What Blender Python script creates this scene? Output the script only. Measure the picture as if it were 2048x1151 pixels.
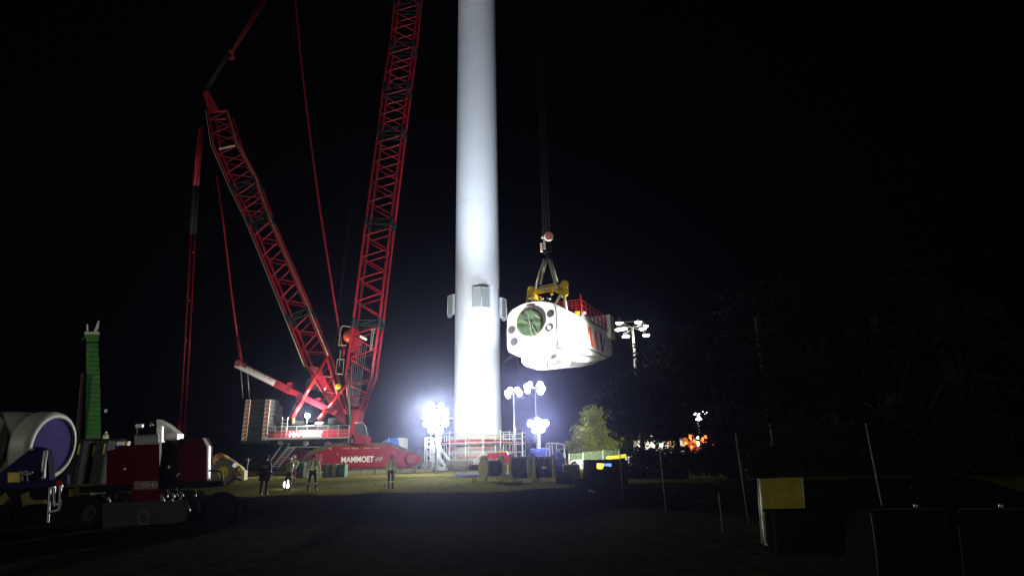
import bpy, bmesh, math, random
from mathutils import Vector as V, Matrix, Quaternion

random.seed(7)
SC = bpy.context.scene
for o in list(bpy.data.objects):
    bpy.data.objects.remove(o)
COL = SC.collection

# ------------------------------------------------------------------ camera, world, added fill sun, exposure
F, PITCH, ROLL, EYE = 1150.0, math.atan(332.5 / 1150.0), math.radians(1.1), V((0, 0, 1.65))
_R0, _U0, FW = V((1, 0, 0)), V((0, -math.sin(PITCH), math.cos(PITCH))), V((0, math.cos(PITCH), math.sin(PITCH)))
CR = _R0 * math.cos(ROLL) - _U0 * math.sin(ROLL)
CU = _R0 * math.sin(ROLL) + _U0 * math.cos(ROLL)
cd = bpy.data.cameras.new('camera')
cam = bpy.data.objects.new('camera', cd); COL.objects.link(cam)
cd.sensor_width = 36; cd.lens = 36 * F / 2048; cd.clip_start = 0.1; cd.clip_end = 2000
M = Matrix.Identity(4)
for i in range(3):
    M[i][0] = CR[i]; M[i][1] = CU[i]; M[i][2] = -FW[i]; M[i][3] = EYE[i]
cam.matrix_world = M
SC.camera = cam

world = bpy.data.worlds.new('World'); SC.world = world; world.use_nodes = True
wn = world.node_tree
bg = wn.nodes['Background']
bg.inputs['Color'].default_value = (0.32, 0.36, 0.62, 1)
bg.inputs['Strength'].default_value = 0.0006

sun = bpy.data.lights.new('fill_sun', 'SUN'); sun.energy = 0.42; sun.angle = math.radians(12); sun.color = (1, .95, .85)  # soft low fill added behind the camera to lift surfaces facing it
so = bpy.data.objects.new('fill_sun', sun); COL.objects.link(so)
so.rotation_euler = V((0.40, 1, -0.13)).to_track_quat('-Z', 'Y').to_euler()

SC.view_settings.view_transform = 'Standard'; SC.view_settings.look = 'None'
SC.view_settings.exposure = 0; SC.view_settings.gamma = 1
SC.view_settings.use_curve_mapping = False
SC.render.engine = 'CYCLES'
SC.cycles.use_denoising = True
SC.cycles.max_bounces = 4; SC.cycles.diffuse_bounces = 2; SC.cycles.glossy_bounces = 2
SC.cycles.transmission_bounces = 4; SC.cycles.transparent_max_bounces = 8; SC.cycles.volume_bounces = 0
SC.cycles.sample_clamp_indirect = 3
SC.cycles.caustics_reflective = False; SC.cycles.caustics_refractive = False

def ray(px, py):
    return FW + CR * ((px - 1024) / F) + CU * ((575.5 - py) / F)
def at(px, py, Y):
    d = ray(px, py); return EYE + d * (Y / d.y)
def gnd(px, py, z=0.0):
    d = ray(px, py); return EYE + d * ((z - EYE.z) / d.z)
def gx(px, Y, z=0.0):
    """point at height z, distance Y, above or below the picture column px"""
    lo, hi = -400.0, 1500.0
    for _ in range(40):
        m = (lo + hi) / 2
        if at(px, m, Y).z > z: lo = m
        else: hi = m
    p = at(px, lo, Y); return V((p.x, Y, z))

# ------------------------------------------------------------------ materials
MATS = {}
def mat(name, col, rough=.6, metal=0., nscale=0., namt=0., bump=0., emit=None, coords='Object', col2=None, spec=.5, trans=0., alpha=1.):
    if name in MATS: return MATS[name]
    m = bpy.data.materials.new(name); m.use_nodes = True; MATS[name] = m
    nt = m.node_tree; b = nt.nodes['Principled BSDF']
    b.inputs['Base Color'].default_value = (*col, 1); b.inputs['Roughness'].default_value = rough
    b.inputs['Metallic'].default_value = metal; b.inputs['Specular IOR Level'].default_value = spec
    b.inputs['Transmission Weight'].default_value = trans; b.inputs['Alpha'].default_value = alpha
    if emit:
        b.inputs['Emission Color'].default_value = (*emit[0], 1); b.inputs['Emission Strength'].default_value = emit[1]
    if nscale:
        tc = nt.nodes.new('ShaderNodeTexCoord'); n = nt.nodes.new('ShaderNodeTexNoise')
        nt.links.new(tc.outputs[coords], n.inputs['Vector'])
        n.inputs['Scale'].default_value = nscale; n.inputs['Detail'].default_value = 6; n.inputs['Roughness'].default_value = .65
        if namt:
            cr = nt.nodes.new('ShaderNodeValToRGB'); c2 = col2 or tuple(c * (1 - namt) for c in col)
            cr.color_ramp.elements[0].position = .35; cr.color_ramp.elements[1].position = .65
            cr.color_ramp.elements[0].color = (*c2, 1); cr.color_ramp.elements[1].color = (*col, 1)
            nt.links.new(n.outputs['Fac'], cr.inputs['Fac']); nt.links.new(cr.outputs['Color'], b.inputs['Base Color'])
        if bump:
            bp = nt.nodes.new('ShaderNodeBump'); bp.inputs['Strength'].default_value = bump; bp.inputs['Distance'].default_value = .05
            nt.links.new(n.outputs['Fac'], bp.inputs['Height']); nt.links.new(bp.outputs['Normal'], b.inputs['Normal'])
    return m

RED = mat('crane_red', (.34, .006, .020), .42, 0, 1.3, .35, .05, spec=.35)
DRED = mat('dark_red', (.22, .006, .014), .6, 0, 1.5, .35)
DARK = mat('dark_steel', (.022, .028, .030), .75, 0, 2, .4, spec=.15)
BLACK = mat('black_rubber', (.008, .008, .008), .95, 0, 3, .3, spec=0)
STEEL = mat('galvanised', (.42, .43, .42), .45, .5, 3, .25)
WHITE = mat('white_paint', (.80, .80, .78), .42, 0, .35, .10, .02)
TOWERW = mat('tower_white', (.66, .71, .79), .5, 0, .5, .05, .02)
NACW = mat('nacelle_white', (.80, .81, .79), .32, 0, .6, .07, .02)
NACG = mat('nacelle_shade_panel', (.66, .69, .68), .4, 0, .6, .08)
YEL = mat('machine_yellow', (.64, .47, .008), .45, 0, 2, .4)
WOODY = mat('drum_wood', (.58, .55, .15), .8, 0, 4, .45, .3)
BLUE = mat('blue_plastic', (.03, .07, .50), .45, 0, 1.2, .3)
GREEN = mat('green_crate', (.05, .13, .07), .6, 0, 2, .4)
LETT = mat('letter_white', (.85, .85, .85), .5)
GREY = mat('grey_panel', (.33, .38, .40), .4, .2, 3, .2)
GRIM = mat('galvanised_rim', (.50, .52, .55), .4, .2)
MUD = mat('muddy_track', (.16, .115, .05), .85, 0, 4, .6, .6)
WOOD = mat('timber_mat', (.30, .25, .13), .85, 0, 3, .55, .4)
SLING = mat('sling_webbing', (.62, .61, .48), .8, 0, 9, .3, .3)
TARP = mat('green_tarp', (.085, .13, .075), .28, 0, 1.4, .35, .5)
CABLEM = mat('cable_black', (.020, .023, .021), .5, 0, 8, .4, spec=.25)
ROPE = mat('wire_rope', (.015, .015, .015), .6, .4)
GLASSD = mat('dark_glass', (.02, .03, .04), .12, 0, spec=.8)
MUDRED = mat('skin_tone', (.45, .25, .18), .6)
LAMPW = mat('lamp_glow', (1, 1, 1), .5, emit=((.96, .98, 1.0), 30))
LAMPV = mat('lamp_glow_violet', (1, 1, 1), .5, emit=((.90, .86, 1.0), 30))
LAMPY = mat('lamp_glow_warm', (1, 1, 1), .5, emit=((1, .97, .80), 30))
LAMPO = mat('beacon_glow', (1, .3, .05), .5, emit=((1, .16, .02), 2.5))
CONC = mat('concrete', (.36, .35, .31), .85, 0, 2.5, .35, .3)

# ------------------------------------------------------------------ mesh helpers
def axis_frame(d):
    d = d.normalized(); a = V((0, 0, 1)) if abs(d.z) < .95 else V((1, 0, 0))
    x = a.cross(d).normalized(); return x, d.cross(x).normalized(), d
class MB:
    def __init__(s): s.v = []; s.f = []; s.m = []; s.sm = []; s.cur = 0
    def _add(s, vs, fs, smooth=False):
        k = len(s.v); s.v += [tuple(v) for v in vs]
        for f in fs: s.f.append([i + k for i in f]); s.m.append(s.cur); s.sm.append(smooth)
        return s
    def box(s, c, size, rz=0., R=None):
        R = R or Matrix.Rotation(rz, 3, 'Z'); c = V(c); hx, hy, hz = [t / 2 for t in size]
        vs = [c + R @ V((x * hx, y * hy, z * hz)) for z in (-1, 1) for y in (-1, 1) for x in (-1, 1)]
        return s._add(vs, [(0, 2, 3, 1), (4, 5, 7, 6), (0, 1, 5, 4), (2, 6, 7, 3), (0, 4, 6, 2), (1, 3, 7, 5)])
    def bbox(s, c, size, b=.05, rz=0.):
        """box with chamfered vertical and top edges"""
        R = Matrix.Rotation(rz, 3, 'Z'); c = V(c); hx, hy, hz = [t / 2 for t in size]
        def ring(ix, z):
            return [c + R @ V((x, y, z)) for x, y in [(hx - ix - b, hy - ix), (-hx + ix + b, hy - ix), (-hx + ix, hy - ix - b), (-hx + ix, -hy + ix + b), (-hx + ix + b, -hy + ix), (hx - ix - b, -hy + ix), (hx - ix, -hy + ix + b), (hx - ix, hy - ix - b)]]
        return s.loft([ring(b, -hz), ring(0, -hz + b), ring(0, hz - b), ring(b, hz)])
    def bar(s, p, q, r, n=8, r2=None, smooth=None, caps=True):
        p, q = V(p), V(q); r2 = r if r2 is None else r2; x, y, d = axis_frame(q - p)
        vs = []
        for c, rr in ((p, r), (q, r2)):
            for i in range(n):
                a = 2 * math.pi * (i + .5) / n; vs.append(c + x * math.cos(a) * rr + y * math.sin(a) * rr)
        fs = [(i, (i + 1) % n, n + (i + 1) % n, n + i) for i in range(n)]
        s._add(vs, fs, n > 4 if smooth is None else smooth)
        if caps: s._add(vs, [tuple(range(n - 1, -1, -1)), tuple(range(n, 2 * n))])
        return s
    def beam(s, p, q, w, h, up=V((0, 0, 1))):
        p, q, up = V(p), V(q), V(up); d = (q - p).normalized(); x = d.cross(up).normalized(); y = x.cross(d)
        vs = [c + x * a * w / 2 + y * b * h / 2 for c in (p, q) for a, b in ((-1, -1), (1, -1), (1, 1), (-1, 1))]
        return s._add(vs, [(3, 2, 1, 0), (4, 5, 6, 7), (0, 1, 5, 4), (1, 2, 6, 5), (2, 3, 7, 6), (3, 0, 4, 7)])
    def tube(s, pts, r, n=8):
        pts = [V(p) for p in pts]; vs = []
        for k, p in enumerate(pts):
            d = (pts[min(k + 1, len(pts) - 1)] - pts[max(k - 1, 0)]); x, y, _ = axis_frame(d)
            for i in range(n):
                a = 2 * math.pi * i / n; vs.append(p + x * math.cos(a) * r + y * math.sin(a) * r)
        fs = [(k * n + i, k * n + (i + 1) % n, (k + 1) * n + (i + 1) % n, (k + 1) * n + i) for k in range(len(pts) - 1) for i in range(n)]
        s._add(vs, fs, True); return s._add(vs, [tuple(range(n - 1, -1, -1)), tuple((len(pts) - 1) * n + i for i in range(n))])
    def loft(s, rings, caps=True, smooth=False):
        n = len(rings[0]); vs = [p for r in rings for p in r]
        fs = [(k * n + i, k * n + (i + 1) % n, (k + 1) * n + (i + 1) % n, (k + 1) * n + i) for k in range(len(rings) - 1) for i in range(n)]
        s._add(vs, fs, smooth)
        if caps: s._add(vs, [tuple(range(n - 1, -1, -1)), tuple((len(rings) - 1) * n + i for i in range(n))])
        return s
    def lathe(s, prof, o=(0, 0, 0), d=(0, 0, 1), n=32, smooth=True, caps=False):
        o = V(o); x, y, d = axis_frame(V(d))
        rings = [[o + d * z + x * math.cos(2 * math.pi * i / n) * r + y * math.sin(2 * math.pi * i / n) * r for i in range(n)] for r, z in prof]
        return s.loft(rings, caps, smooth)
    def prism(s, pts, e):
        e = V(e); pts = [V(p) for p in pts]; n = len(pts)
        vs = pts + [p + e for p in pts]
        return s._add(vs, [tuple(range(n)), tuple(range(2 * n - 1, n - 1, -1))] + [(i, n + i, n + (i + 1) % n, (i + 1) % n) for i in range(n)])
    def quad(s, *p): return s._add(p, [tuple(range(len(p)))])
    def sphere(s, c, r, n=16, sc=(1, 1, 1), e=1.0):
        c = V(c); rings = []
        def pw(t): return math.copysign(abs(t) ** e, t)
        for j in range(1, n // 2):
            ph = math.pi * j / (n // 2)
            rings.append([c + V((pw(math.sin(ph)) * pw(math.cos(2 * math.pi * i / n)) * sc[0], pw(math.sin(ph)) * pw(math.sin(2 * math.pi * i / n)) * sc[1], -pw(math.cos(ph)) * sc[2])) * r for i in range(n)])
        return s.loft(rings, True, True)
    def mesh(s, name, mats, off=V((0, 0, 0))):
        me = bpy.data.meshes.new(name); me.from_pydata([tuple(V(v) - off) for v in s.v], [], s.f)
        for m in (mats if isinstance(mats, (list, tuple)) else [mats]): me.materials.append(m)
        me.polygons.foreach_set('material_index', s.m); me.polygons.foreach_set('use_smooth', s.sm)
        me.update()
        bm = bmesh.new(); bm.from_mesh(me); bmesh.ops.remove_doubles(bm, verts=bm.verts, dist=1e-5); bmesh.ops.recalc_face_normals(bm, faces=bm.faces); bm.to_mesh(me); bm.free()
        return me

OFF = {}
def thing(name, label, cat, loc=(0, 0, 0), group=None):
    o = bpy.data.objects.new(name, None); COL.objects.link(o); o.location = loc
    o.empty_display_size = .3; o['label'] = label; o['category'] = cat
    if group: o['group'] = group
    OFF[o.name] = V(loc); return o
def part(root, name, mb, m, parent=None, label=None):
    o = bpy.data.objects.new(name, mb.mesh(name, m, OFF[root.name])); COL.objects.link(o); o.parent = parent or root
    if label: o['label'] = label
    return o
def solo(name, mb, m, label, cat, group=None, loc=(0, 0, 0)):
    o = bpy.data.objects.new(name, mb.mesh(name, m)); COL.objects.link(o); o.location = loc
    o['label'] = label; o['category'] = cat
    if group: o['group'] = group
    return o
def structure(name, mb, m, kind='structure'):
    o = bpy.data.objects.new(name, mb.mesh(name, m)); COL.objects.link(o); o['kind'] = kind; return o
UNIT = {}
def unit(m, n):
    k = (m.name, n)
    if k not in UNIT: UNIT[k] = MB().bar((0, 0, 0), (0, 0, 1), 1, n).mesh('unit_bar', m)
    return UNIT[k]
def bar(root, name, p, q, r, m, parent=None, n=6, r_y=None, up=None):
    """one rod as an object of its own, sharing mesh data with all rods alike"""
    p, q = V(p), V(q); d = q - p
    o = bpy.data.objects.new(name, unit(m, n)); COL.objects.link(o); o.parent = parent or root
    x, y, z = axis_frame(d)
    if up is not None: y = (up - z * up.dot(z)).normalized(); x = y.cross(z)
    R = Matrix((x, y, z)).transposed()
    o.location = p - OFF[root.name]; o.rotation_mode = 'QUATERNION'; o.rotation_quaternion = R.to_quaternion(); o.scale = (r, r_y or r, d.length)
    return o
def copy_tree(o, parent=None):
    c = o.copy(); COL.objects.link(c); c.parent = parent
    for ch in [x for x in CHILD.get(o.name, [])]: copy_tree(ch, c)
    return c
CHILD = {}
def freeze():
    CHILD.clear()
    for o in COL.objects:
        if o.parent: CHILD.setdefault(o.parent.name, []).append(o)
def dup(src, label, loc, rz=0., group=None, sc=1.):
    c = copy_tree(src); c['label'] = label; c.location = loc; c.rotation_euler = (0, 0, rz); c.scale = (sc,) * 3
    if group: c['group'] = group
    OFF[c.name] = V(loc); return c
def text(root, name, s, m, o, dx, dy, h, width=None, ext=.012, bold=.0, parent=None, shear=0.):
    """lettering, one object per letter: o lower left corner, dx reading direction, dy up"""
    def shape(ch):
        cu = bpy.data.curves.new(name, 'FONT'); cu.body = ch; cu.extrude = ext; cu.offset = bold; cu.size = 1; cu.resolution_u = 3
        tmp = bpy.data.objects.new('tmp', cu); COL.objects.link(tmp); bpy.context.view_layer.update()
        me = bpy.data.meshes.new_from_object(tmp.evaluated_get(bpy.context.evaluated_depsgraph_get())); bpy.data.objects.remove(tmp); return me
    whole = shape(s); xs = [v.co.x for v in whole.vertices]; ys = [v.co.y for v in whole.vertices]
    x0, x1, y0, y1 = min(xs), max(xs), min(ys), max(ys)
    sy = h / (y1 - y0); sx = (width / (x1 - x0)) if width else sy
    dx, dy = V(dx).normalized(), V(dy).normalized(); dy = (dy - dx * dy.dot(dx)).normalized(); n = dx.cross(dy)
    for i, ch in enumerate(s):
        if ch == ' ': continue
        me = shape(ch)
        right = max(v.co.x for v in shape(s[:i + 1]).vertices); off = right - max(v.co.x for v in me.vertices)
        for v in me.vertices:
            v.co = V(o) - OFF[root.name] + dx * (v.co.x + off - x0) * sx + dy * (v.co.y - y0) * sy + n * v.co.z
        me.materials.clear(); me.materials.append(m); me.name = name
        ob = bpy.data.objects.new(name, me); COL.objects.link(ob); ob.parent = parent or root
def light(root, loc, power, color=(1, 1, 1), target=None, angle=150, blend=.6, size=.25, parent=None):
    ld = bpy.data.lights.new('lamp_light', 'SPOT' if target is not None else 'POINT'); ld.energy = power; ld.color = color
    ld.shadow_soft_size = size
    o = bpy.data.objects.new('lamp_light', ld); COL.objects.link(o); o.parent = parent or root; o.location = V(loc) - OFF[root.name]
    if target is not None:
        ld.spot_size = math.radians(angle); ld.spot_blend = blend
        o.rotation_euler = (V(target) - V(loc)).to_track_quat('-Z', 'Y').to_euler()
    return o

# ------------------------------------------------------------------ terrain, road, sky
def sstep(t): t = max(0., min(1., t)); return t * t * (3 - 2 * t)
def crest(x): return 28.8 + 7.5 * sstep((-13 - x) / 7) + 5 * sstep((x - 0) / 5)
def gz(x, y):
    return -.85 * sstep((crest(x) - y) / 6.5) + .035 * math.sin(x * .9 + y * .35) * math.sin(y * .6 - x * .2) * (1 if abs(y - 29) < 40 else 0)
GM = mat('site_grass', (.115, .112, .026), .95, 0, 1.6, .5, .5, col2=(.070, .064, .018), spec=0)
AM = mat('shaded_road', (.022, .019, .013), .95, 0, 2.2, .6, .8, spec=0)
def sheet(x0, x1, y0, y1, st, z=gz, dz=0.):
    mb = MB(); nx = max(1, round((x1 - x0) / st)); ny = max(1, round((y1 - y0) / st))
    vs = []
    for j in range(ny + 1):
        for i in range(nx + 1):
            x = x0 + (x1 - x0) * i / nx; y = y0 + (y1 - y0) * j / ny; vs.append((x, y, z(x, y) + dz))
    mb._add(vs, [(j * (nx + 1) + i, j * (nx + 1) + i + 1, (j + 1) * (nx + 1) + i + 1, (j + 1) * (nx + 1) + i) for j in range(ny) for i in range(nx)], True)
    return mb
g = sheet(-60, 60, -10, 110, .8)
g._add([(-300, -60, -.06), (300, -60, -.06), (300, 320, -.06), (-300, 320, -.06)], [])
for a, b, c, d in ((-300, -60, -60, 320), (60, 300, -60, 320), (-60, 60, 110, 320), (-60, 60, -60, -10)):
    g._add([(a, c, 0), (b, c, 0), (b, d, 0), (a, d, 0)], [(0, 1, 2, 3)])
for k in range(len(g.v) - 16, len(g.v)):
    x, y, z = g.v[k]; g.v[k] = (x, y, gz(max(-60, min(60, x)), max(-10, min(110, y))))
structure('ground', g, GM)
# near-black road colour paints in the foreground's shade before the crest
def roadmesh():
    mb = MB(); xs = [-45 + i * .8 for i in range(88)]; n = len(xs); rows = 52; vs = []
    for j in range(rows + 1):
        for x in xs:
            y = -8 + (crest(x) - .4 + .25 * math.sin(x * 1.7) + .12 * math.sin(x * 4.3) + 8) * j / rows; vs.append((x, y, gz(x, y) + .03))
    mb._add(vs, [(j * n + i, j * n + i + 1, (j + 1) * n + i + 1, (j + 1) * n + i) for j in range(rows) for i in range(n - 1)], True)
    return mb
structure('shaded_road', roadmesh(), AM)

# ------------------------------------------------------------------ turbine tower
TX, TY, TR = -5.0, 80.0, 3.24
tw = thing('turbine_tower', 'tall white cylindrical wind turbine tower rising out of the top of the picture', 'turbine tower', (TX, TY, 0))
def tower_ring(z): return TR - .09 * max(0, z - 9) / 67
zs = [4.1, 20.6, 37.4, 54.6, 72, 92]
for k in range(5):
    mb = MB(); n = 96
    mb.lathe([(tower_ring(z_), z_) for z_ in [zs[k] + (zs[k + 1] - zs[k] - .03) * q / 6 for q in range(7)]], (TX, TY, 0), n=n)
    part(tw, 'tower_section', mb, TOWERW)
part(tw, 'base_flange', MB().lathe([(TR - .05, 3.55), (TR + .75, 3.55), (TR + .75, 3.75), (TR + .1, 4.15), (TR - .05, 4.2)], (TX, TY, 0), n=64), mat('flange_green_glow', (.55, .60, .42), .6, 0, 3, .3))  # greenish glow at the tower foot is put into the flange colour
part(tw, 'ring_beam', MB().lathe([(TR - .3, 3.2), (TR + 1.35, 3.2), (TR + 1.35, 3.52), (TR - .3, 3.52)], (TX, TY, 0), n=48), RED)
part(tw, 'foundation', MB().lathe([(TR + .9, -.2), (TR + .9, 2.6), (TR + .2, 3.2)], (TX, TY, 0), n=40), CONC)
# a door outline and an external cable conduit low on the shaft
dd = MB(); 
for a in (-1.0, -.82): 
    dd.bar((TX + (TR + .02) * math.sin(a), TY - (TR + .02) * math.cos(a), 4.3), (TX + (TR + .02) * math.sin(a), TY - (TR + .02) * math.cos(a), 12.6), .03)
a = .35
part(tw, 'conduit', MB().beam((TX + (TR + .05) * math.sin(-.33), TY - (TR + .05) * math.cos(-.33), 6.3), (TX + (TR + .05) * math.sin(-.33), TY - (TR + .05) * math.cos(-.33), 11.8), .09, .09), STEEL)
part(tw, 'light_strip', MB().beam((TX + (TR + .04) * math.sin(.1), TY - (TR + .04) * math.cos(.1), 4.3), (TX + (TR + .04) * math.sin(.1), TY - (TR + .04) * math.cos(.1), 12.2), .22, .06), WHITE)
# three cooler boxes round the shaft
def cooler(ang, zc, rin, w=2.3, h=2.7, hw=False):
    d = V((math.sin(ang), -math.cos(ang), 0)); t = V((math.cos(ang), math.sin(ang), 0)); c = V((TX, TY, zc))
    r0 = rin
    P = lambda u, r, z: c + t * u + d * r + V((0, 0, z))
    m = MB(); pts = [P(-w / 2, r0, -h / 2), P(w / 2, r0, -h / 2), P(w / 2, r0 + .38, -h / 2), P(0, r0 + .80, -h / 2), P(-w / 2, r0 + .38, -h / 2)]
    m.prism(pts, (0, 0, h)); b = part(tw, 'cooler_box', m, GREY)
    rim = MB()
    for z in (-h / 2, h / 2):
        for p, q in ((P(-w / 2, r0 + .38, z), P(0, r0 + .80, z)), (P(0, r0 + .80, z), P(w / 2, r0 + .38, z)), (P(w / 2, r0 + .38, z), P(w / 2, r0, z)), (P(-w / 2, r0 + .38, z), P(-w / 2, r0, z))):
            rim.beam(p + V((0, 0, 0.02 * (1 if z > 0 else -1))), q + V((0, 0, 0.02 * (1 if z > 0 else -1))), .08, .10)
    rim.bar(P(0, r0 + .82, -h / 2), P(0, r0 + .82, h / 2), .05)
    part(tw, 'cooler_rim', rim, GRIM, b)
cooler(.20, 22.55, TR - .15)
cooler(-1.22, 21.9, TR + .35)
cooler(1.42, 21.5, TR + .15)

# ------------------------------------------------------------------ nacelle on the hook
NC = at(1115, 660, 55); NC.z = 0
ND = V((math.sin(math.radians(26)), math.cos(math.radians(26)), 0)); NW = V((ND.y, -ND.x, 0))
NWID = 5.55
def npt(w, l, z):      # w = metres left of the right side, l = metres back, z = height
    return NC - NW * w + ND * l + V((0, 0, z))
nac = thing('nacelle', 'huge white turbine nacelle hanging in mid air from the crane hook', 'nacelle', npt(NWID / 2, 8, 13))
def nring(l, sx, z0, z1, zc=None, ins=0.):
    """cross-section: chamfered belly, upright sides, arched roof"""
    W = NWID; o = []
    cx = W / 2; half = W / 2 * sx - ins
    H = z1 - z0
    prof = [(-.62, z0 + ins), (-.95, z0 + H * .09 + ins * .4), (-1.0, z0 + H * .16), (-1.0, z0 + H * .50), (-.985, z0 + H * .70), (-.93, z0 + H * .80), (-.78, z0 + H * .885 - ins * .5), (-.5, z0 + H * .955 - ins), (-.2, z0 + H * .99 - ins), (.1, z1 - ins), (.42, z0 + H * .985 - ins), (.72, z0 + H * .945 - ins), (.90, z0 + H * .90 - ins * .6), (.985, z0 + H * .83), (1.0, z0 + H * .60), (1.0, z0 + H * .16), (.95, z0 + H * .09 + ins * .4), (.62, z0 + ins)]
    return [npt(cx - t * half, l, z) for t, z in prof]
body = MB()
secs = [(0, 1, 11.2, 16.5, .12), (.05, 1, 11.17, 16.5, .04), (.18, 1, 11.1, 16.5, 0), (3, 1, 11.15, 16.55, 0), (3.04, 1, 11.16, 16.55, .02), (3.08, 1, 11.16, 16.55, 0), (8, 1, 11.5, 16.65, 0), (13, 1, 12.0, 16.8, 0), (16, .99, 12.4, 16.8, 0), (18, .96, 12.8, 16.7, 0), (19.5, .90, 13.2, 16.5, .05), (20.1, .78, 13.7, 16.1, .15)]
body.loft([nring(l, sx, a, b, ins=i) for l, sx, a, b, i in secs], True, False)
bo = part(nac, 'body', body, NACW)
for p in bo.data.polygons: p.use_smooth = True
bo.data.set_sharp_from_angle(angle=math.radians(24))
# lower yaw housing beneath the front
yb = MB(); 
def yring(z, g): return [npt(w, l, z) for w, l in [(.25 + g, .25 + g), (1.2, .02 + g), (3.6, .02 + g), (4.1 - g, .35 + g), (4.15 - g, 3.6), (3.4, 4.5 - g), (1.0, 4.5 - g), (.2 + g, 3.8)]]
yb.loft([yring(11.4, 0), yring(10.45, 0), yring(10.1, .25), yring(10.02, .7)])
part(nac, 'yaw_housing', yb, NACW)
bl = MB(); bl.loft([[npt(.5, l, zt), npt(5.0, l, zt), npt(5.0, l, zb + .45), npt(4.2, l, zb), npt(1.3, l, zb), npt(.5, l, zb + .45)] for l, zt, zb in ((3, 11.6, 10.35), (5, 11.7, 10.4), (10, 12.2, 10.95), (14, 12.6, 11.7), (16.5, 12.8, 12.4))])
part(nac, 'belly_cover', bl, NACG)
for w in (1.0, 1.5, 2.0, 2.6): part(nac, 'yaw_bolt', MB().bar(npt(w, .0, 10.35), npt(w, .0, 10.62), .035), GREY)
for w in (1.35, 1.75):
    part(nac, 'lifting_eye', MB().box(npt(w, .35, 9.85), (.12, .3, .5), -.45), GREY)
# rotor opening with tarpaulin, on the front face
fc = npt(2.95, -.02, 14.25); fn = (-ND + V((0, 0, -.02))).normalized(); up = V((0, 0, 1))
rng = MB().lathe([(1.36, .0), (1.50, .0), (1.50, .07), (1.36, .10)], fc, fn, 48)
part(nac, 'rotor_flange', rng, mat('flange_straw', (.55, .42, .20), .6))
tp = MB(); n = 48; rings = []
for k, r in enumerate([1.46, 1.44, 1.2, .9, .6, .3, .05]):
    ring = []
    for i in range(n):
        a = 2 * math.pi * i / n
        fold = (.05 * math.sin(a * 5 + 2 * r) + .035 * math.sin(a * 11 - r * 4)) * (r / 1.4) ** .5
        x = math.cos(a) * r; z = math.sin(a) * r
        ring.append(fc + NW * x + up * z + fn * ((.13 if k else .04) + (fold if k > 1 else 0) + .10 * (1 - r / 1.4) * -1))
    rings.append(ring)
tp.loft(rings, True, True)
for p0, a0 in ((0.5, 1.9), (-.2, 1.2)): pass
part(nac, 'tarpaulin', tp, TARP)
tl = MB()
for a0, a1, s0, s1 in ((1.15, -1.0, .2, 1.35), (.95, .3, 1.0, 1.2), (1.7, -1.3, .35, 1.3)):
    p = fc + NW * math.cos(a0) * s0 + up * math.sin(a0) * s0; q = fc + NW * math.cos(a1) * s1 + up * math.sin(a1) * s1
    tl.bar(p + fn * .10, q + fn * .14, .022, 5)
part(nac, 'tarpaulin_cord', tl, SLING)
DISC = mat('port_cover', (.05, .045, .055), .5)
for w, z, r in ((5.0, 13.75, .42), (4.75, 12.5, .42), (.72, 14.9, .36)):
    part(nac, 'port_cover', MB().lathe([(.01, .03), (r * .9, .03), (r, .015), (r, -.05)], npt(w, -.02, z), -ND, 28, False), DISC)
part(nac, 'service_ring', MB().lathe([(.28, 0), (.28, .03), (.38, .03), (.38, 0)], npt(.95, -.03, 13.5), -ND, 24, False), mat('ring_lilac', (.2, .2, .32), .5))
part(nac, 'brow_seal', MB().tube([fc + NW * x + up * (1.78 - .25 * x * x) + fn * .03 for x in (-.45, -.2, 0, .25, .5)], .04), DISC)
part(nac, 'side_vent', MB().box(npt(-.02, .8, 11.9), (.03, .9, .08), -math.radians(26)), GREY)
part(nac, 'panel_joint', MB().beam(npt(-.012, 3.2, 12.5), npt(-.012, 17.2, 12.9), .02, .04), GREY)
part(nac, 'panel_joint', MB().beam(npt(-.012, 7.8, 12.2), npt(-.012, 7.8, 15.2), .02, .03), GREY)
# logo on the right side: slanted strokes of an M in red and a V in blue, line of lettering beneath
LR = mat('logo_red', (.72, .075, .025), .5); LB = mat('logo_blue', (.02, .06, .62), .5); LT = mat('logo_grey', (.06, .06, .08), .5)
def stroke(l0, z0, l1, z1, wd, m, name):
    l0, l1, z0, z1, wd = 8.7 + (l0 - 9.0) * 1.15, 8.7 + (l1 - 9.0) * 1.15, 13.15 + (z0 - 13.15) * 1.12, 13.15 + (z1 - 13.15) * 1.12, wd * 1.15
    part(nac, name, MB().prism([npt(-.015, l0 - wd / 2, z0), npt(-.015, l0 + wd / 2, z0), npt(-.015, l1 + wd / 2, z1), npt(-.015, l1 - wd / 2, z1)], NW * .02), m)
L0, ZB = 9.0, 13.15; 
stroke(L0, ZB + .15, L0 + .85, ZB + 1.95, .16, LR, 'logo_stroke'); stroke(L0 + 1.55, ZB + .05, L0 + 1.0, ZB + 1.95, .62, LR, 'logo_stroke')
stroke(L0 + 2.0, ZB + .2, L0 + 2.65, ZB + 1.8, .14, LR, 'logo_stroke'); stroke(L0 + 3.2, ZB, L0 + 2.75, ZB + 1.9, .62, LR, 'logo_stroke')
stroke(L0 + 4.8, ZB, L0 + 4.45, ZB + 1.9, .62, LB, 'logo_stroke'); stroke(L0 + 4.95, ZB + .05, L0 + 6.0, ZB + 1.75, .16, LB, 'logo_stroke')
text(nac, 'logo_lettering', 'MHI VESTAS OFFSHORE WIND', LT, npt(-.02, L0 - .5, ZB - .55), ND, (0, 0, 1), .26, 7.6)
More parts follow.
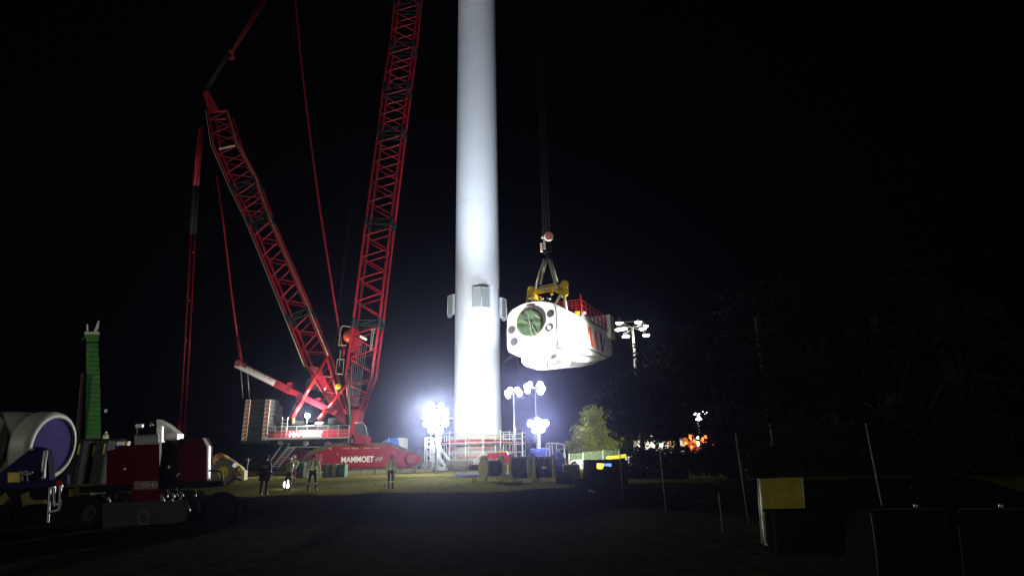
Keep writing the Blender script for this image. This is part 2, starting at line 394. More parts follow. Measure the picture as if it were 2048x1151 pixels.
# helideck cage and cooler at the rear of the roof
cg = MB(); zr = 16.45
CAGE = mat('cage_red', (.62, .03, .05), .45)
cage_o = part(nac, 'deck', MB().loft([[npt(w, l, z) for w, l in [(.05, 7.6), (4.9, 7.6), (4.9, 18.3), (.05, 18.3)]] for z in (16.1, 16.32)]), GREY)
for w in (0.1, 4.8):
    for k in range(8):
        l = 7.7 + k * 1.45; bar(nac, 'rail_post', npt(w, l, 16.3), npt(w, l, 18.15 if k else 18.7), .075, CAGE, cage_o)
    for z in (16.9, 17.5, 18.1): bar(nac, 'rail', npt(w, 7.7, z), npt(w, 17.85, z), .05, CAGE, cage_o)
for z in (16.6, 16.9, 17.2, 17.5, 17.8, 18.1):
    bar(nac, 'rail', npt(.1, 7.7, z), npt(4.8, 7.7, z), .05, CAGE, cage_o)
for k in range(9): bar(nac, 'rail_post', npt(.7 + .5 * k, 7.7, 16.3), npt(.7 + .5 * k, 7.7, 18.1), .035, CAGE, cage_o)
for k in range(7): bar(nac, 'infill_panel', npt(.1, 8.2 + k * 1.45, 16.4), npt(.1, 8.2 + k * 1.45, 17.9), .20, CAGE, cage_o, 4, .03)
part(nac, 'cooler', MB().loft([[npt(w, l, z) for w, l in [(-.35, 17.2), (5.0, 17.2), (5.0, 18.9), (4.8, 19.2), (-.15, 19.2), (-.35, 19.0)]] for z in (15.4, 15.6, 18.1, 18.3)]), NACW)
lp = MB().sphere(npt(.25, 8.7, 16.75), .34, 14, (1, 1, .6)).bar(npt(.3, 8.8, 16.2), npt(.3, 8.8, 16.7), .1)
part(nac, 'roof_dome', lp, WHITE)
part(nac, 'yellow_locker', MB().bbox(npt(.6, 7.55, 16.5), (.6, .5, .5), .06), YEL)

# ------------------------------------------------------------------ hook, slings, spreader beam
hk = at(1094, 497, 58.5)
HX, HY = hk.x, hk.y
hz = lambda py: at(1094, py, 58.5).z
hb = thing('hook_block', 'black crane hook block with red and white striped sheave discs above the nacelle', 'hook block', (HX, HY, hz(512)))
part(hb, 'block_body', MB().bbox((HX + .1, HY, hz(494)), (1.0, 1.0, 1.5), .12), BLACK)
STR = mat('stripe_pink', (.85, .66, .62), .5)
sd = MB().lathe([(.01, .1), (.48, .1), (.52, .04), (.52, -.08)], (HX + .2, HY - .62, hz(477)), (0, -1, 0), 28)
sdo = part(hb, 'sheave_disc', sd, STR)
for k in range(-2, 3):
    c = V((HX + .2 + k * .13, HY - .735, hz(477) + k * .13)); t = V((-.707, 0, .707)) ; ln = (.46 ** 2 - (k * .18) ** 2) ** .5
    part(hb, 'red_stripe', MB().beam(c - t * ln * -1, c + t * ln * -1, .035, .03, V((0, 1, 0))), CAGE, sdo)
for dx, z0 in ((-.62, 497), (-.30, 492)):
    for k in range(4):
        part(hb, 'cheek_plate', MB().box((HX + dx, HY - .5, hz(z0) - .15 + k * .27 - .3), (.24, .2, .16), 0), STR)
part(hb, 'small_sheave', MB().lathe([(.01, .06), (.18, .06), (.2, 0)], (HX - .38, HY - .5, hz(478)), (0, -1, 0), 16), STR)
part(hb, 'ramshorn_hook', MB().tube([(HX - .5, HY, hz(518)), (HX - .28, HY, hz(521)), (HX, HY, hz(514)), (HX + .28, HY, hz(521)), (HX + .5, HY, hz(518))], .13).bar((HX, HY, hz(508)), (HX, HY, hz(516)), .2), DARK)
for k in range(6):
    dx = -.40 + .16 * k
    solo('hoist_rope', MB().bar((HX + dx, HY + (.2 if k % 2 else -.2), hz(488)), (HX + dx, HY + (.2 if k % 2 else -.2), 92), .011, 5), ROPE,
         'hoist rope above the hook block, %s from the left' % ['first', 'second', 'third', 'fourth', 'fifth', 'sixth', 'seventh', 'eighth', 'ninth', 'tenth'][k], 'rope', 'hoist ropes above the hook block')
SBY = 58.0
pL, pR = at(1062, 584, SBY), at(1128, 572, SBY)
SPY = mat('spreader_yellow', (.85, .60, .01), .5, 0, 3, .25)
sb = thing('spreader_beam', 'yellow lifting spreader frame with thick rounded ends above the nacelle roof', 'lifting beam', (pL + pR) / 2)
ax = (pR - pL).normalized()
part(sb, 'main_tube', MB().bar(pL, pR, .33, 14), SPY)
for c, s in ((pL, 1), (pR, 1)):
    part(sb, 'end_drum', MB().bar(c - V((0, .8, 0)), c + V((0, 1.4, 0)), .42, 14), SPY)
    part(sb, 'drum_cap', MB().bar(c - V((0, .86, 0)), c - V((0, .8, 0)), .25, 12), SPY)
part(sb, 'cross_beam', MB().beam(pL + ax * .2 + V((-.3, -.7, -.55)), pL + ax * .9 + V((0, 1.0, -.7)), .45, .5), SPY)
part(sb, 'cross_beam', MB().beam(pR + V((.1, -.7, -.7)), pR + V((0, 1.2, -.6)), .55, .6), SPY)
part(sb, 'hanger_plate', MB().beam(pL + V((-.25, -.4, -.2)), pL + V((-.45, -.4, -1.0)), .6, .25), SPY)
part(sb, 'hanger_plate', MB().beam(pR + V((.1, -.4, -.2)), pR + V((.2, -.4, -1.1)), .6, .3), SPY)
part(sb, 'hanger_plate', MB().beam(pL + ax * 2.0 + V((0, -.3, -.1)), pL + ax * 2.2 + V((0, -.3, -.75)), .5, .25), SPY)
part(sb, 'brace', MB().beam(pR - ax * 1.2 + V((0, -.3, -.2)), pR - ax * .2 + V((0, -.3, -.85)), .2, .3), SPY)
part(sb, 'top_pad', MB().beam(pL + ax * .9 + V((0, 0, .38)), pR - ax * .8 + V((0, 0, .40)), .5, .10), STR)
for t in (.32, .5): part(sb, 'pad_eye', MB().box(pL.lerp(pR, t) + V((0, -.35, .1 - t * .3)), (.45, .12, .14)), WHITE)
for t, z in ((.33, -.85), (.55, -1.0)): part(sb, 'shackle', MB().lathe([(.1, -.08), (.22, -.08), (.22, .08), (.1, .08)], pL.lerp(pR, t) + V((-.1, -.5, z - .2)), (.2, -.2, 1), 14), WHITE)
tops = [(1088, 519), (1092, 520), (1098, 519), (1101, 519)]
ends = [(1070, 576, -.75), (1081, 568, 1.3), (1113, 577, -.75), (1115, 565, 1.3)]
desc = ['pale lifting sling, left of the near pair, between hook and yellow frame', 'pale lifting sling behind and right of the left near one, from hook to yellow frame',
        'pale lifting sling, right of the near pair, from hook to yellow frame', 'pale lifting sling at the far right, behind the right near one, hook to yellow frame']
for (tx, ty), (ex, ey, dy), ds in zip(tops, ends, desc):
    a = at(tx, ty, 58.5 + dy * .2); b = at(ex, ey, SBY + dy)
    solo('lifting_sling', MB().bar(a, b, .14, 8, .15), SLING, ds, 'sling', 'lifting slings above the nacelle')
for a, b, ds in (((1122, 588), (1107, 606), 'short pale sling slanting down left from the yellow frame to the nacelle roof'), ((1128, 590), (1133, 616), 'short pale sling dropping steeply to the nacelle roof, right of the other short ones'), ((1055, 596), (1054, 606), 'very short pale sling under the left end of the yellow frame')):
    p = at(*a, 58); q = at(*b, 58.6); solo('lifting_sling', MB().bar(p, q - V((0, 0, .4)), .15, 8), SLING, ds, 'sling', 'lifting slings above the nacelle')
for a, b, ds in (((1034, 702), (1037, 750), 'thin tag line hanging straight down under the left side of the nacelle'), ((1033, 706), (1006, 724), 'thin tag line slanting from the nacelle belly towards the tower')):
    solo('tag_line', MB().bar(at(*a, 57), at(*b, 58 if b[0] > 1020 else 66), .02, 5), ROPE, ds, 'rope', 'tag lines under the nacelle')

# ------------------------------------------------------------------ crawler crane
YB, TH = 61.8, 1.9
cr = thing('crawler_crane', 'large red lattice-boom crawler crane with leaning back mast, left of the white tower', 'crane', (-18.5, 64, 0))
def interp(tab, y):
    for k in range(len(tab) - 1):
        a, b = tab[k], tab[k + 1]
        if (a[0] - y) * (b[0] - y) <= 0: 
            t = (y - a[0]) / (b[0] - a[0]); return tuple(a[i] + (b[i] - a[i]) * t for i in range(len(a)))
    return tab[-1]
def lattice(name, stations, periods, fr, rc, rl, flip=False, ratio=.62):
    """stations: list of (left point, right point) on the near face; four chords, zigzag lacing on four faces"""
    first = MB(); far = V((0, TH, 0))
    root = None
    # chords: one tube per corner
    crn = []
    for side in (0, 1):
        for off in (V((0, 0, 0)), far):
            crn.append((side, off))
    side, off = crn[0]
    root = part(cr, name, MB().tube([st[side] + off for st in stations], rc, 8), RED)
    for side, off in crn[1:]: part(cr, 'chord', MB().tube([st[side] + off for st in stations], rc, 8), RED, root)
    for k in range(len(stations) - 1):
        (l0, r0), (l1, r1) = stations[k], stations[k + 1]; n = periods[k]
        if n == 0: continue
        fw = (l1 - l0).normalized()
        g0, g1 = (.07, .93) if fr else (0, 1)
        L = lambda t: l0.lerp(l1, g0 + (g1 - g0) * t); Rr = lambda t: r0.lerp(r1, g0 + (g1 - g0) * t)
        for off in (V((0, 0, 0)), far):
            for i in range(n):
                a, b, c = i / n, (i + ratio) / n, (i + 1) / n
                if flip:
                    bar(cr, 'lacing_bar', L(a) + off, Rr(b) + off, rl, RED, root); bar(cr, 'lacing_bar', Rr(b) + off, L(c) + off, rl, RED, root)
                else:
                    bar(cr, 'lacing_bar', Rr(a) + off, L(b) + off, rl, RED, root); bar(cr, 'lacing_bar', L(b) + off, Rr(c) + off, rl, RED, root)
        for Q in (L, Rr):
            for i in range(n):
                bar(cr, 'lacing_bar', Q(i / n), Q((i + 1) / n) + far, rl * .55, RED, root)
    return root
def joint(root, st, up):
    l, r = st; far = V((0, TH, 0)); u = up
    for s in (-.32, .32):
        for a, b in ((l, r), (l + far, r + far), (l, l + far), (r, r + far)):
            bar(cr, 'joint_bar', a + u * s, b + u * s, .06, DARK, root)
    for a, b in ((l, r), (l + far, r + far)): bar(cr, 'joint_bar', a - u * .42, b + u * .42, .05, DARK, root)
    for a in (l, r, l + far, r + far): bar(cr, 'joint_sleeve', a - u * .55, a + u * .55, .20, DARK, root, 8)
    # a slatted catwalk board between the chords
    bar(cr, 'joint_plate', l + far * .5 , r + r + far * .5, .12, DARK, root, 4)
# main boom, from its heel up past the picture's top edge
BT = [(645, 706, 758), (442, 731.5, 782), (258, 757, 805), (172, 767, 816), (88, 781, 827), (4, 789.5, 837)]
bst = [(at(l, y, YB), at(r, y, YB)) for y, l, r in BT]
dirb = (bst[-1][0] - bst[1][0]).normalized()
bst.append((bst[-1][0] + dirb * 12, bst[-1][1] + dirb * 12)); 
low = [(at(699, 818, YB), at(719.5, 818, YB)), (at(692, 751, YB), at(744, 753, YB))]
boom = lattice('main_boom', low + bst, [2, 2, 4, 4, 2, 2, 2, 2], True, .145, .068)
for st in bst[:-1]: joint(boom, st, dirb)
heel = MB()
h0, h1 = low[0]; ft = at(705, 868, YB)
for off in (0, TH):
    heel.prism([at(699, 818, YB) + V((0, off, 0)), at(719.5, 818, YB) + V((0, off, 0)), at(712, 866, YB) + V((0, off, 0)), at(706, 880, YB) + V((0, off, 0)), at(700, 866, YB) + V((0, off, 0))], (0, .25, 0))
part(cr, 'boom_heel_plate', heel, RED, boom)
hb2 = MB().loft([[at(699.5, y, YB) + V((0, .3, 0)), at(r, y, YB) + V((0, .3, 0)), at(r, y, YB) + V((0, TH, 0)), at(699.5, y, YB) + V((0, TH, 0))] for y, r in ((820, 718.5), (862, 711.5))])
part(cr, 'boom_heel_box', hb2, RED, boom)
for k in range(7):
    a = at(706 + 4.5 * k, 690, YB + 1.2); b = at(700 + 2.6 * k, 812, YB + 1.2)
    bar(cr, 'reeving_rope', a, b, .025, STEEL, boom, 5)
# hook ball, box girder and small platform inside the lowest boom section
part(cr, 'sheave_ball', MB().sphere(at(699, 672, YB + .9), .68, 18), mat('orange_red', (.75, .10, .03), .4), boom)
part(cr, 'box_girder', MB().beam(at(708, 658, YB + 1.6), at(711, 705, YB + 1.6), 1.15, .9), RED, boom)
part(cr, 'box_girder', MB().tube([at(709, 706, YB + 1.4), at(708, 725, YB + 1.4), at(702, 738, YB + 1.4)], .36, 8), RED, boom)
part(cr, 'head_plate', MB().prism([at(705, 652, YB + .4), at(722, 672, YB + .4), at(724, 690, YB + .4), at(703, 692, YB + .4)], (0, .2, 0)), RED, boom)
for a, b in (((744, 658), (740, 700)), ((748, 658), (743, 700)), ((738, 658), (752, 658)), ((736, 690), (746, 690))): bar(cr, 'inner_frame_bar', at(*a, YB + 1.7), at(*b, YB + 1.7), .06, STEEL, boom)
part(cr, 'worklight', MB().beam(at(720, 672, YB + .3), at(733, 679, YB + .3), .2, .25), WHITE, boom)
PF = mat('platform_rail', (.30, .28, .18), .5, .4)
for a, b in (((681, 660), (684, 652)), ((684, 651), (701, 653)), ((681, 660), (677, 690)), ((677, 690), (693, 690)), ((675, 718), (688, 718)), ((675, 718), (671, 746)), ((688, 718), (686, 746)), ((671, 746), (686, 748)), ((681, 700), (679, 732))): bar(cr, 'access_platform_bar', at(*a, YB - .1), at(*b, YB - .1), .045, PF, boom)
# derrick mast leaning back
DT = [(733, 711, 615, 653), (637, 621, 576, 616), (442, 430, 496.5, 534), (376, 360, 464, 510), (290, 285, 427, 471), (222, 220, 417, 452)]
dst = [(at(xl, yl, YB), at(xr, yr, YB)) for yl, yr, xl, xr in DT]
dirr = (dst[3][0] - dst[1][0]).normalized()
mast = lattice('back_mast', [(at(674, 832, YB), at(688, 830, YB))] + dst, [3, 2, 4, 2, 2, 2], True, .145, .064, ratio=.6)
for st in dst[1:4]: joint(mast, st, dirr)
ch = MB(); 
for off in (0, TH - .2): ch.prism([at(615, 733, YB) + V((0, off, 0)), at(626, 731, YB) + V((0, off, 0)), at(640, 735, YB) + V((0, off, 0)), at(688, 832, YB) + V((0, off, 0)), at(690, 850, YB) + V((0, off, 0)), at(676, 838, YB) + V((0, off, 0))], (0, .22, 0))
part(cr, 'mast_foot_plate', ch, RED, mast)
tip = MB().loft([[at(417, 226, YB), at(440, 224, YB), at(440, 224, YB + TH), at(417, 226, YB + TH)], [at(406, 184, YB + .6), at(416, 180, YB + .6), at(416, 180, YB + TH - .6), at(406, 184, YB + TH - .6)]])
part(cr, 'mast_head', tip, RED, mast)
part(cr, 'mast_head_block', MB().bar(at(419, 225, YB - .3), at(452, 222, YB - .3), .16).bar(at(420, 240, YB - .3), at(452, 238, YB - .3), .12), RED, mast)
part(cr, 'mast_beacon', MB().sphere(at(413, 175, YB + 1), .16, 10), LETT, mast)
part(cr, 'mast_light_bar', MB().beam(at(438, 298, YB - .2), at(470, 291, YB - .2), .12, .18), SLING, mast)
for side, dx in ((0, -.28), (1, .22)):
    pts = [s[side] + V((dx, -.1, 0)) for s in dst]; part(cr, 'handline', MB().tube(pts, .045, 5), mat('handline_tan', (.36, .34, .20), .6), mast)
# backstays, pendants, struts, ropes
def stay(pts, r, m, name='stay', dy=0.): part(cr, name, MB().tube([at(x, y, YB + TH / 2 + dy) for x, y in pts], r, 8), m)
for dx in (0, 7):
    stay([(401 + dx * .5, 256), (388 + dx, 372)], .20, RED, dy=dx * .1)
    stay([(388 + dx, 372), (382 + dx, 468)], .19, mat('stay_grey', (.022, .026, .026), .8, spec=.1), dy=dx * .1)
    stay([(382 + dx * 1.2, 468), (373 + dx * 1.3, 640), (360 + dx * 1.4, 858)], .085, RED, dy=dx * .1)
    stay([(360 + dx * 1.4, 846), (360 + dx * 1.4, 872)], .2, RED, 'stay_shackle', dy=dx * .1)
for p in ((386, 505), (378, 600), (372, 680)): part(cr, 'stay_pin', MB().sphere(at(*p, YB + TH / 2 - .1), .16, 8), RED)
stay([(434, 352), (448, 455), (463, 586), (475, 676)], .11, RED); stay([(475, 672), (478, 690), (483, 727)], .19, RED)
stay([(589, -30), (600, 100), (618, 255), (640, 420), (662, 560), (683, 690)], .12, RED)
stay([(689, 690), (686, 712)], .16, RED)
stay([(414, 178), (440, 135), (460, 108)], .26, MATS['stay_grey'], 'luffing_block')
part(cr, 'luffing_block', MB().loft([[at(*p, YB + 1 + o) for p in ((454, 118), (458, 100), (466, 103), (470, 118), (463, 122))] for o in (0, 1.2)]), RED)
for a in (0, 8, 13): stay([(462 + a * .4, 104), (532 + a, -15)], .035, RED, 'luffing_rope', dy=a * .08)
for a, b in (((520, 452), (572, 640)), ((555, 560), (590, 690)), ((712, 300), (668, 700)), ((716, 318), (676, 640))): stay([a, b], .018, ROPE, 'hoist_line')
# ballast beam with lettering
BA, BB = at(474, 728, YB - .3), at(690, 834, YB - .3)
bd = (BB - BA).normalized(); bu = V((0, 1, 0)).cross(bd) * -1
if bu.z < 0: bu = -bu
bbm = part(cr, 'ballast_beam', MB().beam(BA, BA.lerp(BB, .52), .8, .75, bu).beam(BA.lerp(BB, .50), BA.lerp(BB, .93), .95, .55, bu), RED)
part(cr, 'beam_pin', MB().bar(BA + bd * .4 + V((0, -.6, .2)), BA + bd * .4 + V((0, .8, .2)), .35, 12), RED, bbm)
part(cr, 'beam_band', MB().beam(BA + bd * .1 - bu * .14 + V((0, -.42, 0)), BA + bd * 4.9 - bu * .14 + V((0, -.42, 0)), .03, .36, bu), LETT, bbm)
text(cr, 'beam_lettering', 'www.mammoet.com', LETT, BA + bd * 1.3 - bu * .12 + V((0, -.44, 0)), bd, bu, .48, 3.6, parent=bbm, bold=.02)
for t, z in ((.48, .5), (.6, -.35), (.75, .35)): part(cr, 'beam_lug', MB().box(BA.lerp(BB, t) + bu * z, (.5, .7, .5), 0), RED, bbm)
for x in (481, 494): stay([(x, 735), (x + 5, 796)], .05, STEEL, 'hanger_rod', dy=-1.6)
SH = mat('strut_red', (.50, .02, .02), .22, .2)
part(cr, 'strut', MB().bar(at(655, 712, YB - .9), at(605, 800, YB - .9), .17).bar(at(605, 800, YB - .9), at(583, 836, YB - .9), .24), SH)
part(cr, 'strut', MB().bar(at(696, 764, YB - .9), at(655, 818, YB - .9), .15).bar(at(655, 818, YB - .9), at(638, 838, YB - .9), .24), SH)
part(cr, 'strut', MB().bar(at(661, 757, YB - .6), at(649, 779, YB - .6), .10), SH)
part(cr, 'winch_drum', MB().lathe([(.01, .9), (.75, .9), (.75, .8), (.55, .8), (.55, -.8), (.75, -.8), (.75, -.9), (.01, -.9)], at(633, 768, YB + 1.2), (.25, 1, 0), 24), STEEL, mast)
part(cr, 'cross_frame', MB().beam(at(629, 797, YB), at(655, 797, YB), .2, .12).beam(at(629, 807, YB), at(652, 807, YB), .2, .12).beam(at(629, 797, YB), at(629, 807, YB), .2, .12, V((1, 0, 0))), RED, mast)
part(cr, 'rope_sheave', MB().lathe([(.1, -.08), (.3, -.1), (.3, .1), (.1, .08)], at(677, 772, YB - .2), (.2, 1, 0), 16), YEL, mast)
# superstructure: machinery deck
zd = lambda py: at(620, py, 61).z
DX0, DX1, DX2 = at(535, 870, 61).x, at(702, 870, 61).x, at(738, 870, 61).x
part(cr, 'machine_frame', MB().bbox(((DX0 + DX1) / 2, 63.6, (zd(889) + zd(868)) / 2), (DX1 - DX0, 5.2, zd(868) - zd(889)), .12), DARK)
part(cr, 'slew_ring', MB().lathe([(2.2, -.5), (2.2, 0)], (at(650, 880, 64).x, 64.5, zd(889) + .02), n=32, caps=True), DARK)
mh = part(cr, 'machine_housing', MB().bbox(((DX0 + DX1) / 2 + .3, 64.2, (zd(876) + zd(848)) / 2), (DX1 - DX0 - .8, 3.9, zd(848) - zd(876)), .15), DARK)
part(cr, 'red_band', MB().box(((DX0 + DX1) / 2 + .2, 60.99, (zd(874) + zd(859)) / 2), (DX1 - DX0 - .2, .10, zd(859) - zd(874))), RED, mh)
text(cr, 'deck_lettering', 'MAMMOET', LETT, V((at(578, 872, 60.9).x, 60.92, zd(873))), (1, 0, 0), (0, 0, 1), zd(862) - zd(873), 3.4, bold=.03, parent=mh)
part(cr, 'walkway', MB().box(((DX0 + DX1) / 2, 60.6, zd(876)), (DX1 - DX0, .9, .14)), STEEL)
for i in range(9):
    x = DX0 + (DX1 - DX0) * i / 8; bar(cr, 'handrail_post', (x, 60.2, zd(876)), (x, 60.2, zd(852)), .035, STEEL)
for py in (852, 861, 868): bar(cr, 'handrail', (DX0, 60.2, zd(py)), (DX1, 60.2, zd(py)), .03, STEEL)
lx = at(562, 870, 60.1).x
for d in (0, .55): bar(cr, 'ladder_rail', (lx + d, 60.1, zd(876)), (lx + d, 60.1, zd(834)), .03, STEEL)
for k in range(6): bar(cr, 'ladder_rung', (lx, 60.1, zd(874 - k * 7)), (lx + .55, 60.1, zd(874 - k * 7)), .025, STEEL)
part(cr, 'amber_beacon', MB().bar((lx + 1.0, 60.4, zd(846)), (lx + 1.0, 60.4, zd(836)), .13, 10), mat('amber', (.6, .2, .02), .3))
for i, (px, w, h, m) in enumerate(((597, 1.4, .5, DARK), (640, 1.0, .35, STEEL), (668, 1.1, .7, DARK), (684, 1.0, 1.1, GREEN), (560, .8, .4, DARK))):
    part(cr, 'engine_cover', MB().bbox((at(px, 850, 62.6).x, 62.8, zd(848) + h / 2), (w, 1.4, h), .1), m, mh)
for px, py, r in ((611, 886, .3), (560, 884, .22), (655, 889, .35), (690, 886, .3)):
    part(cr, 'hose_reel', MB().lathe([(.01, .12), (r, .12), (r, -.1)], at(px, py, 60.9), (0, -1, .2), 16), STEEL, mh)
part(cr, 'deck_glint', MB().bbox((at(625, 871, 60.3).x, 60.25, zd(874)), (1.9, .35, .38), .1), WHITE, mh)  # white block shaped as the bright light reflection on the deck side
# operator cab
cx0, cx1 = at(712, 870, 60.6).x, at(738, 870, 60.6).x; z0, z1, z2 = zd(889), zd(873), zd(848)
cabo = part(cr, 'cab', MB().prism([(cx0, 60, z0), (cx1, 60, z0), (cx1 - .02, 60, z1 - .1), (cx0, 60, z1 + .25)], (0, 1.7, 0)), RED)
part(cr, 'cab_glass', MB().prism([(cx0 + .05, 60.05, z1 + .2), (cx1 - .05, 60.05, z1 - .12), (cx1 - .25, 60.05, z2 - .35), (cx1 - .6, 60.05, z2), (cx0 + .05, 60.05, z2)], (0, 1.6, 0)), GLASSD, cabo)
part(cr, 'cab_pillar', MB().tube([(cx1 - .01, 60.0, z1 - .12), (cx1 - .22, 60.0, z2 - .35), (cx1 - .58, 60.0, z2 + .02), (cx0, 60.0, z2 + .02)], .05, 6), STEEL, cabo)
for px in (697, 704): part(cr, 'deck_support', MB().beam(at(px, 876, 60.7), at(px + 1, 896, 60.7), .16, .16), STEEL)
part(cr, 'boom_stop', MB().tube([at(697, 745, YB - .4), at(699, 790, YB - .4), at(701, 850, YB - .4)], .1, 6), GREEN, boom)
# undercarriage and tracks
CD = V((.951, .309, 0)); CN = V((-.309, .951, 0)); C0 = V((-21.0, 59.0, 0)); CL = 11.9
part(cr, 'car_body', MB().bbox(C0 + CD * 5 + CN * 5 + V((0, 0, 1.9)), (5.5, 8.0, 1.3), .15, math.atan2(CD.y, CD.x)), DRED)
def track(o, lab=None):
    CW = 2.2; H = 2.45; zb = .42
    def P(l, w, z): return o + CD * l + CN * w + V((0, 0, z))
    side = [(1.6, .25), (CL - 1.1, .25), (CL - .3, .7), (CL - .25, 1.2), (CL - 3.6, 2.35), (2.9, 2.35), (.6, 1.5), (.55, .8)]
    out = [(1.1, 0), (CL - .8, 0), (CL, .5), (CL + .05, 1.15), (CL - 1.2, 1.75), (CL - 3.4, 2.6), (2.7, 2.6), (1.4, 2.2), (.25, 1.6), (0, .9), (.35, .3)]
    f = part(cr, 'crawler_frame', MB().prism([P(l, -.12, z + zb) for l, z in side], CN * (CW + .24)), RED)
    # belt of shoes round the outline
    per = []; 
    for k in range(len(out)):
        a, b = out[k], out[(k + 1) % len(out)]; per.append((a, b, math.hypot(b[0] - a[0], b[1] - a[1])))
    tot = sum(x[2] for x in per); n = 62; sh = None
    part(cr, 'track_belt', MB().prism([P(l * .985 + .1, 0.02, z * .955 + .06 + zb) for l, z in out], CN * (CW - .04)), MUD, f)
    for k in range(n):
        s = (k + .5) * tot / n
        for a, b, L in per:
            if s <= L: break
            s -= L
        t = s / L; l = a[0] + (b[0] - a[0]) * t; z = a[1] + (b[1] - a[1]) * t
        dr = V((CD.x * (b[0] - a[0]), CD.y * (b[0] - a[0]), b[1] - a[1])).normalized()
        c = P(l, CW / 2, z + zb); nn = CN.cross(dr)
        key = ('shoe', MUD.name)
        if key not in UNIT: UNIT[key] = MB().box((0, 0, 0), (1, 1, 1)).mesh('track_shoe', MUD)
        ob = bpy.data.objects.new('track_shoe', UNIT[key]); COL.objects.link(ob); ob.parent = f
        R = Matrix((dr, CN, dr.cross(CN))).transposed(); ob.rotation_mode = 'QUATERNION'; ob.rotation_quaternion = R.to_quaternion()
        ob.location = c - OFF[cr.name]; ob.scale = (tot / n * .84, CW, .13)
    return f, P, zb
tn, TP, zb = track(C0)
track(C0 + CN * 8.4 - CD * 3.4)
text(cr, 'track_lettering', 'MAMMOET', LETT, TP(3.7, -.15, zb + .75), CD, (0, 0, 1), .60, 3.2, parent=tn, bold=.035)
# elephant-like grey mark beside the lettering
em = MB().prism([TP(7.05, -.14, zb + 0.78), TP(7.05, -.14, zb + 1.08), TP(7.23, -.14, zb + 1.21), TP(7.50, -.14, zb + 1.19), TP(7.68, -.14, zb + 1.34), TP(7.81, -.14, zb + 1.19), TP(7.75, -.14, zb + 0.97), TP(7.59, -.14, zb + 0.93), TP(7.57, -.14, zb + 0.78), TP(7.46, -.14, zb + 0.78), TP(7.43, -.14, zb + 0.93), TP(7.25, -.14, zb + 0.93), TP(7.23, -.14, zb + 0.78)], CN * -.02)
part(cr, 'grey_emblem', em, mat('emblem_grey', (.30, .27, .26), .5), tn)
for l in (4.1, 5.0, 6.2, 7.1): part(cr, 'yellow_roller', MB().box(TP(l, -.17, zb + 2.12), (.65, .08, .07), math.atan2(CD.y, CD.x)), YEL, tn)
for l, z in ((2.6, 2.1), (9.2, 2.1), (1.8, 1.5), (8.9, 1.7), (3.3, 1.6)): part(cr, 'frame_bolt', MB().sphere(TP(l, -.15, zb + z), .1, 8), STEEL, tn)
for l in (1.3, CL - 1.3): part(cr, 'track_wheel', MB().lathe([(.01, .08), (.25, .1), (.62, .04), (.66, -.05)], TP(l, -.14, zb + .95), -CN, 22), DRED, tn)
part(cr, 'gangway', MB().beam(at(575, 893, 59.2), at(757, 892.5, 61.5), .5, .08), STEEL)
# access stair
for o in (0, .55):
    bar(cr, 'stair_stringer', at(578, 893, 58.4) + V((o, o * .4, 0)), at(543, 934, 57.4) + V((o, o * .4, 0)), .05, STEEL)
    bar(cr, 'stair_rail', at(566, 890, 58.4) + V((o, o * .4, .2)), at(538, 928, 57.4) + V((o, o * .4, .2)), .03, STEEL)
sa, sbb = at(578, 893, 58.4), at(543, 934, 57.4)
for k in range(9):
    p = sa.lerp(sbb, (k + .5) / 9); bar(cr, 'stair_tread', p, p + V((.55, .22, 0)), .05, STEEL, None, 4)
# worklight on the deck
dl = at(615, 831, 60.6)
lm = part(cr, 'deck_floodlight', MB().sphere(dl, .26, 16, (1, .7, 1)), LAMPY)
part(cr, 'floodlight_bracket', MB().bar(dl - V((0, 0, .9)), dl - V((0, 0, .25)), .05), STEEL, lm)
light(cr, dl + V((0, -.5, .1)), 3600, (1, .98, .88), size=.3)

# counterweight stacks behind the deck, each slab a part with hazard plates
CHV_R = mat('chevron_red', (.45, .05, .05), .5); CHV_W = mat('chevron_cream', (.75, .68, .52), .6)
SLAB = mat('slab_dark', (.030, .032, .032), .7, 0, 2, .4)
def stack(px0, px1, Y, ztop, zbot, label, dep=2.4, n=10):
    x0, x1 = at(px0, 840, Y).x, at(px1, 840, Y).x; w = x1 - x0; h = (ztop - zbot) / n
    s = thing('counterweight_stack', label, 'counterweight', ((x0 + x1) / 2, Y + dep / 2, zbot), 'counterweight stacks on the crane')
    part(s, 'tray', MB().bbox(((x0 + x1) / 2, Y + dep / 2, zbot - .15), (w + .3, dep + .2, .3), .05), DARK)
    for k in range(n):
        z = zbot + h * (k + .5)
        sl = part(s, 'slab', MB().bbox(((x0 + x1) / 2, Y + dep / 2, z), (w, dep, h - .03), .03), SLAB)
        for sx in (x0 + .27, x1 - .30):
            part(s, 'hazard_plate', MB().box((sx, Y - .03, z), (.50, .06, h - .05)), CHV_W, sl)
            part(s, 'hazard_stripe', MB().prism([(sx - .25, Y - .075, z - h / 2 + .05), (sx + .25, Y - .075, z - h / 2 + .05), (sx + .25, Y - .075, z + h / 2 - .05)], (0, .02, 0)), CHV_R, sl)
    for k in (0.3, .7): part(s, 'lifting_lug', MB().tube([(x0 + w * k - .2, Y + .8, ztop - .05), (x0 + w * k, Y + .8, ztop + .14), (x0 + w * k + .2, Y + .8, ztop - .05)], .06, 6), DARK)
    return s
stack(487, 538, 60.4, zd(797), zd(879), 'near stack of dark counterweight slabs with red and cream hazard plates, behind the crane deck')
stack(497, 546, 64.8, zd(800), zd(877), 'far counterweight stack, mostly hidden behind the near slab stack on the crane')

